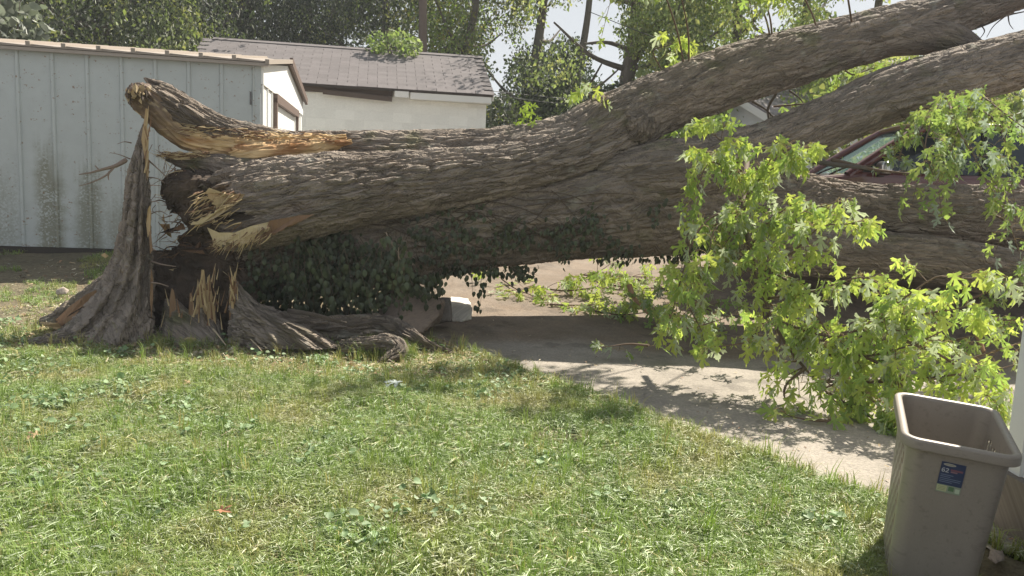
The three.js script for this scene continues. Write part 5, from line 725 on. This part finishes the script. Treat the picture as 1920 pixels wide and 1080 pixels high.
// ---------------------------------------------------------------- background trees
const spray = (() => {   // a spray of leaves, one metre across
  const r = rngOf(301), list = [];
  for (let i = 0; i < 24; i++) { const s = rr(0.09, 0.17, r), u = V3(rr(-0.5, 0.5, r), rr(-0.4, 0.4, r), rr(-0.5, 0.5, r)); if (u.length() > 0.55) u.multiplyScalar(0.6); const q = new THREE.BufferGeometry(); q.setAttribute('position', new THREE.Float32BufferAttribute([0, 0, 0, 0.3, 0.45, 0.06, 0, 1, -0.1, -0.3, 0.45, 0.06], 3)); q.setIndex([0, 1, 2, 0, 2, 3]); q.computeVertexNormals();
    q.applyMatrix4(leafMatrix(u, V3(rr(-0.8, 0.8, r), rr(-1.2, 0.3, r), rr(-0.8, 0.8, r)), V3(rr(-1, 1, r), rr(0, 1, r), rr(-1, 1, r)), s)); list.push(q.toNonIndexed()); }
  return mergeGeometries(list);
})();
const trunkBark = std({ map: barkTex, bumpMap: barkBump, bumpScale: 0.02, color: C(0.16, 0.135, 0.115), roughness: 0.95 });
const skyGap = (p) => { const c = p.clone().project(camera), x = (c.x + 1) * 960, y = (1 - c.y) * 540; return [x, y]; };
const OPEN = [[935, 100, 20, 26], [1140, 118, 26, 34], [1060, 36, 34, 26], [1128, 12, 34, 18], [1120, 62, 26, 18], [1000, 66, 16, 10], [928, 165, 12, 14], [668, 82, 22, 9], [1600, 8, 40, 16], [1440, 40, 18, 14], [1680, 8, 26, 16]];
function gapped(p, soft) { const [x, y] = skyGap(p); for (const [cx, cy, rx, ry] of OPEN) if (((x - cx) / (rx + soft)) ** 2 + ((y - cy) / (ry + soft)) ** 2 < 1) return true; return false; }
function bgTree(label, name, px, d, h, R, o = {}) {
  const { cols = [[0.045, 0.07, 0.025], [0.06, 0.09, 0.03], [0.035, 0.055, 0.022]], n = 900, seed = px, lean = 0, low = 0.18, tr = 0.22, forks = 6, group, dens = 0, path } = o, r = rngOf(seed * 7 + 3);
  const f = at(px, 300, d); f.y = baseH(f.x, d) - 0.1; const g = thing(name, label, 'tree', f, group), w = [], tips = [];
  const topP = f.clone().add(V3(lean * h, h * 0.85, 0)); const tp = path ? path.map((p) => at(...p)) : [f, f.clone().lerp(topP, 0.35).add(V3(rr(-0.3, 0.3, r), 0, 0)), f.clone().lerp(topP, 0.7).add(V3(rr(-0.4, 0.4, r), 0, 0)), topP];
  const tc = new THREE.CatmullRomCurve3(tp); w.push(taperTube(tp, tr, tr * 0.25, 10, 30));
  for (let i = 0; i < forks; i++) { const t = rr(Math.max(low, 0.25), 0.85, r), q = tc.getPoint(t), a = i / forks * 6.28 + rr(-0.4, 0.4, r), e = q.clone().add(V3(Math.cos(a) * R * 0.8, R * rr(0.1, 0.6, r), Math.sin(a) * R * 0.8)); w.push(taperTube([q, q.clone().lerp(e, 0.5).add(V3(0, -0.08 * R, 0)), e], tr * 0.38 * (1 - 0.5 * t), 0.025, 6, 10)); tips.push(e, q.clone().lerp(e, 0.55)); }
  for (let i = 0; i < 10; i++) { const t = rr(low, 1, r), q = tc.getPoint(t), a = rr(0, 6.28, r), k = R * Math.sqrt(rr(0.1, 1, r)) * (t > 0.85 ? 0.5 : 0.85); tips.push(q.clone().add(V3(Math.cos(a) * k, rr(-0.3, 0.3, r), Math.sin(a) * k))); }
  for (const [bp, r0] of o.limbs ?? []) w.push(taperTube(bp.map((p) => at(...p)), r0, r0 * 0.4, 8, 20));
  part(g, 'trunk', merge(w), trunkBark);
  const ms = [], cs = []; let tries = 0;
  while (ms.length < n * 0.85 && tries++ < n * 6) { const c = tips[Math.floor(r() * tips.length)], s = R * 0.36, p = c.clone().add(V3((r() + r() + r() - 1.5) * s * 1.5, (r() + r() + r() - 1.5) * s * 1.3 - 0.1, (r() + r() + r() - 1.5) * s * 1.5)); if (p.y < 0.4 || fbm(p.x * 0.9 + seed, p.y * 0.9, p.z * 0.9, 2) < -0.02 + dens) continue; const k = rr(0.55, 1.05, r) * (o.s ?? 1); if (gapped(p, k * 0.4 * 1500 / d)) continue;
    ms.push(new THREE.Matrix4().makeRotationFromEuler(new THREE.Euler(rr(-0.4, 0.4, r), rr(0, 6.28, r), rr(-0.4, 0.4, r))).scale(V3(k, k * 1.1, k)).setPosition(p)); const cc = cols[Math.floor(r() * cols.length)], v = rr(0.8, 1.2, r); cs.push(cc.map((x) => x * v)); }
  instanced(g, 'crown', spray, white1, ms, cs);
}
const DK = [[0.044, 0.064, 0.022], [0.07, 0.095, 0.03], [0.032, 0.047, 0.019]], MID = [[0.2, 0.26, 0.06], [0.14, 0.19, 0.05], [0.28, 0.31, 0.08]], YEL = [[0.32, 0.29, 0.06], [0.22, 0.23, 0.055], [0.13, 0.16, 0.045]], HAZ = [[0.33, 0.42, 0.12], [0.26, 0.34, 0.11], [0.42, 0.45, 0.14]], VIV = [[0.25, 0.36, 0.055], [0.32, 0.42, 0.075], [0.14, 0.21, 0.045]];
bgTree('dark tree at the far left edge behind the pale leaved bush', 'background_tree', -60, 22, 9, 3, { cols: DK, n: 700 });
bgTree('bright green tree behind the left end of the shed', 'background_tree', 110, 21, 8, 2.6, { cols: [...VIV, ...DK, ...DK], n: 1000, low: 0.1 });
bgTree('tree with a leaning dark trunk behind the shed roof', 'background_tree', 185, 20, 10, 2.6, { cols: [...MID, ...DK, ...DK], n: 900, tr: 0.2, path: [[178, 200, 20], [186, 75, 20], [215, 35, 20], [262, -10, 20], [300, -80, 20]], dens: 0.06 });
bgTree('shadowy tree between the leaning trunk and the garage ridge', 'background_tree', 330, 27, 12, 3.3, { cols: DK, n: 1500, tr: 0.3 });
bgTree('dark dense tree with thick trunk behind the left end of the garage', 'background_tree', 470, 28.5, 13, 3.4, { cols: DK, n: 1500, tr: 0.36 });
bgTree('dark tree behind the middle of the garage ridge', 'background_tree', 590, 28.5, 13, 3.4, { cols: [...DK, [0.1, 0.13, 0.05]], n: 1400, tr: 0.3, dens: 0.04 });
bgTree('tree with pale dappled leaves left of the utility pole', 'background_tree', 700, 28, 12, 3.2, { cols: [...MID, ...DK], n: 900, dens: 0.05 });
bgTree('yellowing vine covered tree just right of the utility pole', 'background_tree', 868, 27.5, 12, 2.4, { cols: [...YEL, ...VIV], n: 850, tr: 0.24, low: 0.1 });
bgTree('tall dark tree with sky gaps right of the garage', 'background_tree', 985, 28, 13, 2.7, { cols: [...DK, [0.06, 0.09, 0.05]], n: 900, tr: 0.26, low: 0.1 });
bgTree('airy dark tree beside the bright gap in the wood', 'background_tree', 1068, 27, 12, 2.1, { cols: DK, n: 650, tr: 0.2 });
bgTree('forked tree with a dark leaning limb above the upper limb', 'background_tree', 1185, 21, 11, 2.7, { cols: [...HAZ, ...MID], n: 620, tr: 0.26, low: 0.3, dens: 0.05, path: [[1170, 260, 21], [1176, 150, 21], [1186, 85, 21], [1192, 0, 21], [1188, -90, 21]], limbs: [[[[1180, 120, 21], [1215, 70, 21], [1262, 20, 21], [1310, -40, 21]], 0.17], [[[1184, 95, 21], [1140, 80, 21], [1095, 82, 21]], 0.07]] });
bgTree('light green tree above the middle of the upper limb', 'background_tree', 1350, 22, 11, 3, { cols: [...HAZ, ...VIV], n: 800, low: 0.25, dens: 0.05 });
bgTree('hazy green tree above the right half of the upper limb', 'background_tree', 1480, 24, 11, 3, { cols: HAZ, n: 800, low: 0.2 });
bgTree('pale green tree with hanging leaves near the upper right', 'background_tree', 1620, 22, 9.5, 2.4, { cols: HAZ, n: 520, low: 0.3, dens: 0.05 });
bgTree('thin tree at the far right beyond the limbs', 'background_tree', 1880, 26, 6, 2, { cols: HAZ, n: 300, low: 0.2 });
bgTree('low green tree seen between the two right limbs', 'background_tree', 1720, 27, 5.2, 2, { cols: HAZ, n: 400, low: 0.1 });
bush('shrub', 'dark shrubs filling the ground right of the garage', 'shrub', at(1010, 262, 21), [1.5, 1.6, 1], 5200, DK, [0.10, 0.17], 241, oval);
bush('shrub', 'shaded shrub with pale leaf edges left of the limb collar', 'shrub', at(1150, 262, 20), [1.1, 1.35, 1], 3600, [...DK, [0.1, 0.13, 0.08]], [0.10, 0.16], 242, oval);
bush('shrub', 'green shrub under the forked tree behind the upper limb', 'shrub', at(1270, 190, 20), [1.2, 1.4, 1], 2600, HAZ, [0.10, 0.16], 243, oval);
bush('shrub', 'yellow green bush glimpsed below the upper limb near the white house', 'shrub', at(1330, 268, 14), [0.9, 0.55, 0.5], 900, VIV, [0.1, 0.16], 244, oval);
bush('shrub', 'dark bushes behind the red car at right', 'shrub', at(1800, 265, 14.5), [3.2, 1.6, 1], 4200, MID, [0.1, 0.17], 245, oval);
{ // the wood further back reads as one mass
  const r = rngOf(251), ms = [], cs = []; let t = 0;
  while (ms.length < 5200 && t++ < 60000) { const px = rr(-260, 2150, r), d = rr(29, 42, r), p = at(px, rr(-140, 330, r), d); const [x, y] = [px, skyGap(p)[1]]; const lim = px < 900 ? -140 : px < 1150 ? 100 + 50 * n3(px * 0.02, 4, 1) : px < 1750 ? 140 + 50 * n3(px * 0.015, 9, 2) : 170; if (y < lim) continue; if (px > 900 && gapped(p, 14)) continue; if (px <= 900 && gapped(p, 8)) continue; if (fbm(p.x * 0.5, p.y * 0.5, p.z * 0.5, 2) < -0.1) continue; const k = rr(0.9, 1.7, r); ms.push(new THREE.Matrix4().makeRotationY(rr(0, 6.28, r)).scale(V3(k, k, k)).setPosition(p)); const c = (px > 1150 ? [...DK, ...HAZ] : DK)[Math.floor(r() * (px > 1150 ? 6 : 3))]; cs.push(c); }
  const o = instanced(scene, 'far_woods', spray, white1, ms, cs); tag(o, 'dark wood of distant trees behind all the buildings', 'wood', null, 'stuff');
}
// ---------------------------------------------------------------- lawn
function tuft(seed, n, hl, spread, lean) {
  const r = rngOf(seed), pos = [], idx = [];
  for (let i = 0; i < n; i++) { const a = rr(0, 6.28, r), h = rr(hl[0], hl[1], r), bx = rr(-spread, spread, r), bz = rr(-spread, spread, r), l = h * rr(lean[0], lean[1], r), w = rr(0.0011, 0.0024, r), dx = Math.cos(a), dz = Math.sin(a), o = pos.length / 3;
    for (const [t, f] of [[0, 1], [0.55, 0.85]]) { const y = h * t * (1 - 0.1 * t), k = l * t * t; pos.push(bx + dx * k - dz * w * f, y, bz + dz * k + dx * w * f, bx + dx * k + dz * w * f, y, bz + dz * k - dx * w * f); }
    pos.push(bx + dx * l, h * Math.max(0.25, 0.9 - 0.5 * l / h), bz + dz * l); idx.push(o, o + 1, o + 2, o + 1, o + 3, o + 2, o + 2, o + 3, o + 4); }
  return geom(pos, idx);
}
{
  const g = new THREE.Group(); g.name = 'lawn_grass'; scene.add(g); tag(g, 'shaggy sunlit lawn with yellowing patches and weeds', 'grass', null, 'stuff');
  const gm = new THREE.MeshPhysicalMaterial({ color: C(1, 1, 1), roughness: 0.85, transmission: 0.45, thickness: 0, side: THREE.DoubleSide });
  const T = [tuft(1, 13, [0.04, 0.10], 0.024, [0.3, 1.0]), tuft(2, 13, [0.06, 0.13], 0.022, [0.2, 0.9]), tuft(3, 14, [0.02, 0.06], 0.03, [0.5, 1.5]), tuft(4, 9, [0.09, 0.19], 0.015, [0.15, 0.6])], ms = [[], [], [], []], cs = [[], [], [], []], r = rngOf(401);
  const seen = (x, d, m = 70) => { const c = V3(x, 0, -d).project(camera), px = (c.x + 1) * 960, py = (1 - c.y) * 540; return px > -m && px < 1920 + m && py < 1080 + 120; };
  const put = (x, d, k, straw) => { const i = k, y = gh(x, d) - 0.004, s = rr(0.75, 1.25, r), m = new THREE.Matrix4().makeRotationFromEuler(new THREE.Euler(rr(-0.2, 0.2, r), rr(0, 6.28, r), rr(-0.2, 0.2, r))).scale(V3(s, s * rr(0.8, 1.2, r), s)).setPosition(x, y, -d); ms[i].push(m); const v = rr(0.75, 1.25, r), a = straw ?? sm(-0.05, 0.35, fbm(x * 1.1 + 3, d * 1.1, 5, 3)) * 0.75, c0 = [0.215, 0.325, 0.05], c1 = [0.44, 0.38, 0.14], b = r() < 0.1 ? 0.85 : a * 0.9; cs[i].push(c0.map((q, j) => lerp(q, c1[j], b) * v)); };
  for (let i = 0; i < 70000; i++) { const d = Math.sqrt(lerp(5.8, 56, r())), x = rr(-0.72 * d, 0.6 * d, r); if (x > edgeW(d) - 0.01 - 0.03 * r() || !seen(x, d)) continue; const sh = sm(6.3, 6.9, d + 0.4 * n3(x * 2, d * 2, 8)); if (r() < sh * 0.93) continue; const bare = sm(0.18, 0.42, fbm(x * 1.7 + 20, d * 1.7, 2, 3)); if (r() < bare * 0.85) continue; const near = sm(5.1, 6.1, d + 0.5 * n3(x * 1.5, d * 1.5, 21)); if (r() < near * 0.35) continue; const k = fbm(x * 0.9 + 7, d * 0.9, 11, 3); put(x, d, r() < 0.035 ? 3 : near > r() || k > 0.22 ? 2 : k < -0.1 ? 1 : 0, near > 0.4 && r() < 0.62 ? rr(0.4, 1, r) : undefined); }
  for (let d = 2.6; d < 6.6; d += 0.006) if (r() < 0.8) put(edgeW(d) - rr(-0.02, 0.07, r), d + rr(-0.02, 0.02, r), r() < 0.12 ? 3 : 1, r() < 0.25 ? 0.8 : 0.2);          // the ragged edge along the concrete
  for (let i = 0; i < 7000; i++) { const d = rr(7.2, 11, r), x = rr(-8, -3.4, r); if (fbm(x * 1.2, d * 1.2, 4, 3) < 0.02 || !seen(x, d)) continue; put(x, d, r() < 0.4 ? 0 : 2); }                                       // the bank left of the stump
  for (let i = 0; i < 420; i++) { const x = -0.98 + rr(-0.22, 0.22, r) + 0, d = 6.35 + rr(-0.18, 0.12, r); put(x, d, r() < 0.5 ? 3 : 1, 0.1); }                                                                                 // clump by the root
  for (let i = 0; i < 90; i++) { const x = -2.6 + rr(-0.25, 0.25, r), d = 6.25 + rr(-0.1, 0.1, r); put(x, d, 1, 0.3); }
  for (let i = 0; i < 3000; i++) { const x = rr(1.5, 2.3, r), d = rr(2.7, 3.7, r); if (x > edgeW(d) + 0.12 || fbm(x * 3, d * 3, 9, 2) < 0) continue; put(x, d, 2, 0.5); }
  for (let k = 0; k < 4; k++) instanced(g, 'blades', T[k], gm, ms[k], cs[k]);
  // loose dead straw lying on top
  const st = [], sc = [], sg = tuft(9, 1, [0.06, 0.061], 0.001, [0.3, 0.31]);
  for (let i = 0; i < 4500; i++) { const d = 2.6 + 4.4 * Math.sqrt(r()), x = rr(-0.72 * d, 0.6 * d, r); if (x > edgeW(d) || !seen(x, d)) continue; const s = rr(0.6, 1.9, r); st.push(new THREE.Matrix4().makeRotationFromEuler(new THREE.Euler(rr(1.0, 1.6, r), rr(0, 6.28, r), rr(-0.3, 0.3, r), 'YXZ')).scale(V3(s, s, s)).setPosition(x, gh(x, d) + rr(0.01, 0.05, r), -d)); const v = rr(0.7, 1.3, r); sc.push([0.46 * v, 0.40 * v, 0.25 * v]); }
  instanced(g, 'dead_straw', sg, gm, st, sc);
}
{
  const disc = (() => { const s = new THREE.Shape(); for (let i = 0; i <= 16; i++) { const a = -Math.PI / 2 + 0.25 + i / 16 * (6.283 - 0.5), k = 0.5 * (1 + 0.05 * Math.cos(a * 8)); s[i ? 'lineTo' : 'moveTo'](Math.cos(a) * k, 0.45 + Math.sin(a) * k); } s.lineTo(0, 0.15); const g = new THREE.ShapeGeometry(s), p = g.attributes.position; for (let i = 0; i < p.count; i++) p.setZ(i, 0.5 * Math.abs(p.getX(i)) - 0.25 * p.getY(i) ** 2); g.computeVertexNormals(); return g; })();
  const r = rngOf(411), ms = [], cs = [], ps = [...Array(75)].map(() => { const d = 2.8 + 3.9 * Math.sqrt(r()), x = rr(-0.7 * d, 0.5 * d, r); return [x, d, rr(0.08, 0.3, r), rr(10, 34, r)]; });
  for (const [x, y, n] of [[90, 790, 50], [180, 770, 60], [250, 760, 60], [620, 860, 14], [880, 1000, 20], [720, 835, 26], [1180, 850, 14], [680, 1050, 40], [720, 670, 60], [700, 660, 40], [430, 1060, 16], [60, 950, 20], [220, 1040, 16], [780, 760, 30]]) { const d = 2250 / (y - 335 + 0.045 * (960 - x)); ps.push([(x - 960) / 1500 * d, d, 0.16, n]); }
  for (const [x0, d0, R, n] of ps) for (let i = 0; i < n; i++) { const a = rr(0, 6.28, r), q = R * Math.sqrt(r()), x = x0 + Math.cos(a) * q, d = d0 + Math.sin(a) * q; if (x > edgeW(d) - 0.02 || d > 6.7) continue; ms.push(leafMatrix(V3(x, gh(x, d) + rr(0.025, 0.075, r), -d), V3(rr(-1, 1, r), rr(-0.3, 0.3, r), rr(-1, 1, r)), V3(rr(-0.5, 0.5, r), 1, rr(-0.5, 0.5, r)), rr(0.018, 0.045, r))); const v = rr(0.75, 1.25, r); cs.push([0.2 * v, 0.31 * v, 0.13 * v]); }
  for (let i = 0; i < 1500; i++) { const d = 2.7 + 4 * Math.sqrt(r()), x = rr(-0.7 * d, 0.55 * d, r); if (x > edgeW(d) - 0.03) continue; ms.push(leafMatrix(V3(x, gh(x, d) + rr(0.02, 0.06, r), -d), V3(rr(-1, 1, r), rr(-0.3, 0.3, r), rr(-1, 1, r)), V3(rr(-0.6, 0.6, r), 1, rr(-0.6, 0.6, r)), rr(0.014, 0.032, r))); const v = rr(0.75, 1.25, r); cs.push([0.16 * v, 0.26 * v, 0.08 * v]); }
  const o = instanced(scene, 'ground_ivy', disc, leafMat(1, 1, 1, 0.4, 0.7), ms, cs); tag(o, 'small round leaved weeds in patches through the lawn', 'weeds', null, 'stuff');
  // chips and leaf litter on the soil by the stump and along the concrete
  const chip = geom([-0.5, 0, -0.12, 0.5, 0.03, -0.08, 0.45, 0.02, 0.1, -0.45, 0.06, 0.12], [0, 2, 1, 0, 3, 2]), lm = [], lc = [];
  const add = (x, d, s) => { const y = top(x, -d) + rr(0.004, 0.02, r); lm.push(new THREE.Matrix4().makeRotationFromEuler(new THREE.Euler(rr(-0.4, 0.4, r), rr(0, 6.28, r), rr(-0.4, 0.4, r))).scale(V3(s, s, s * rr(0.6, 2, r))).setPosition(x, y, -d)); const k = r(), v = rr(0.6, 1.25, r); lc.push((k < 0.45 ? [0.42, 0.33, 0.2] : k < 0.8 ? [0.28, 0.17, 0.10] : [0.5, 0.44, 0.33]).map((q) => q * v)); };
  for (let i = 0; i < 8000; i++) { const d = 6.55 - Math.abs(r() + r() + r() - 1.5) * 1.0, x = rr(-3.9, -0.3, r); if (x < edgeW(d)) add(x, d, rr(0.012, 0.06, r)); }
  for (let i = 0; i < 500; i++) { const d = rr(5.9, 6.7, r), x = rr(-3.8, -0.8, r); if (x < edgeW(d)) add(x, d, rr(0.05, 0.12, r)); }
  for (let i = 0; i < 1500; i++) { const d = rr(4.6, 7.2, r), x = edgeW(d) + (r() + r() - 1) * 0.18; add(x, d, rr(0.01, 0.04, r)); }
  for (let i = 0; i < 900; i++) { const d = rr(3.2, 11, r), x = edgeW(d) + r() * r() * 4; add(x, d, rr(0.008, 0.03, r)); }
  for (let i = 0; i < 1200; i++) { const d = rr(6.8, 9.5, r), x = rr(-5.5, -2, r); add(x, d, rr(0.015, 0.06, r)); }
  const l = instanced(scene, 'leaf_litter', chip, std({ color: C(1, 1, 1), roughness: 0.95, side: THREE.DoubleSide }), lm, lc); tag(l, 'dry brown chips and leaf litter below the stump', 'litter', null, 'stuff');
}
{ // single leaves that catch the eye on the lawn
  const r = rngOf(421), dl = [std({ color: C(0.36, 0.17, 0.09), roughness: 0.8, side: THREE.DoubleSide }), std({ color: C(0.45, 0.5, 0.47), roughness: 0.5, side: THREE.DoubleSide }), std({ color: C(0.4, 0.28, 0.16), roughness: 0.8, side: THREE.DoubleSide })];
  for (const [label, x, y, s, m] of [['curled reddish brown leaf on the lawn near the bottom edge', 403, 1036, 0.075, 0], ['curled grey silvery leaf in the shaded grass of the mid lawn', 750, 758, 0.13, 1], ['tan dry leaf on the lawn at far left', 50, 872, 0.07, 2], ['small brown leaf in the grass below the stump', 348, 757, 0.06, 2]]) { const d = 2250 / (y - 335 + 0.045 * (960 - x)), X = (x - 960) / 1500 * d, o = new THREE.Mesh(LEAF[2 + (m % 3)], dl[m]); leafMatrix(V3(X, gh(X, d) + 0.075, -d), V3(rr(-1, 1, r), 0.1, rr(-1, 1, r)), V3(0.2, 1, 0.4), s).decompose(o.position, o.quaternion, o.scale); o.name = numbered('fallen_leaf'); scene.add(o); tag(o, label, 'leaf'); }
}
scene.traverse((o) => { if (o.isMesh) { o.castShadow = true; o.receiveShadow = true; } });
renderer.render(scene, camera);
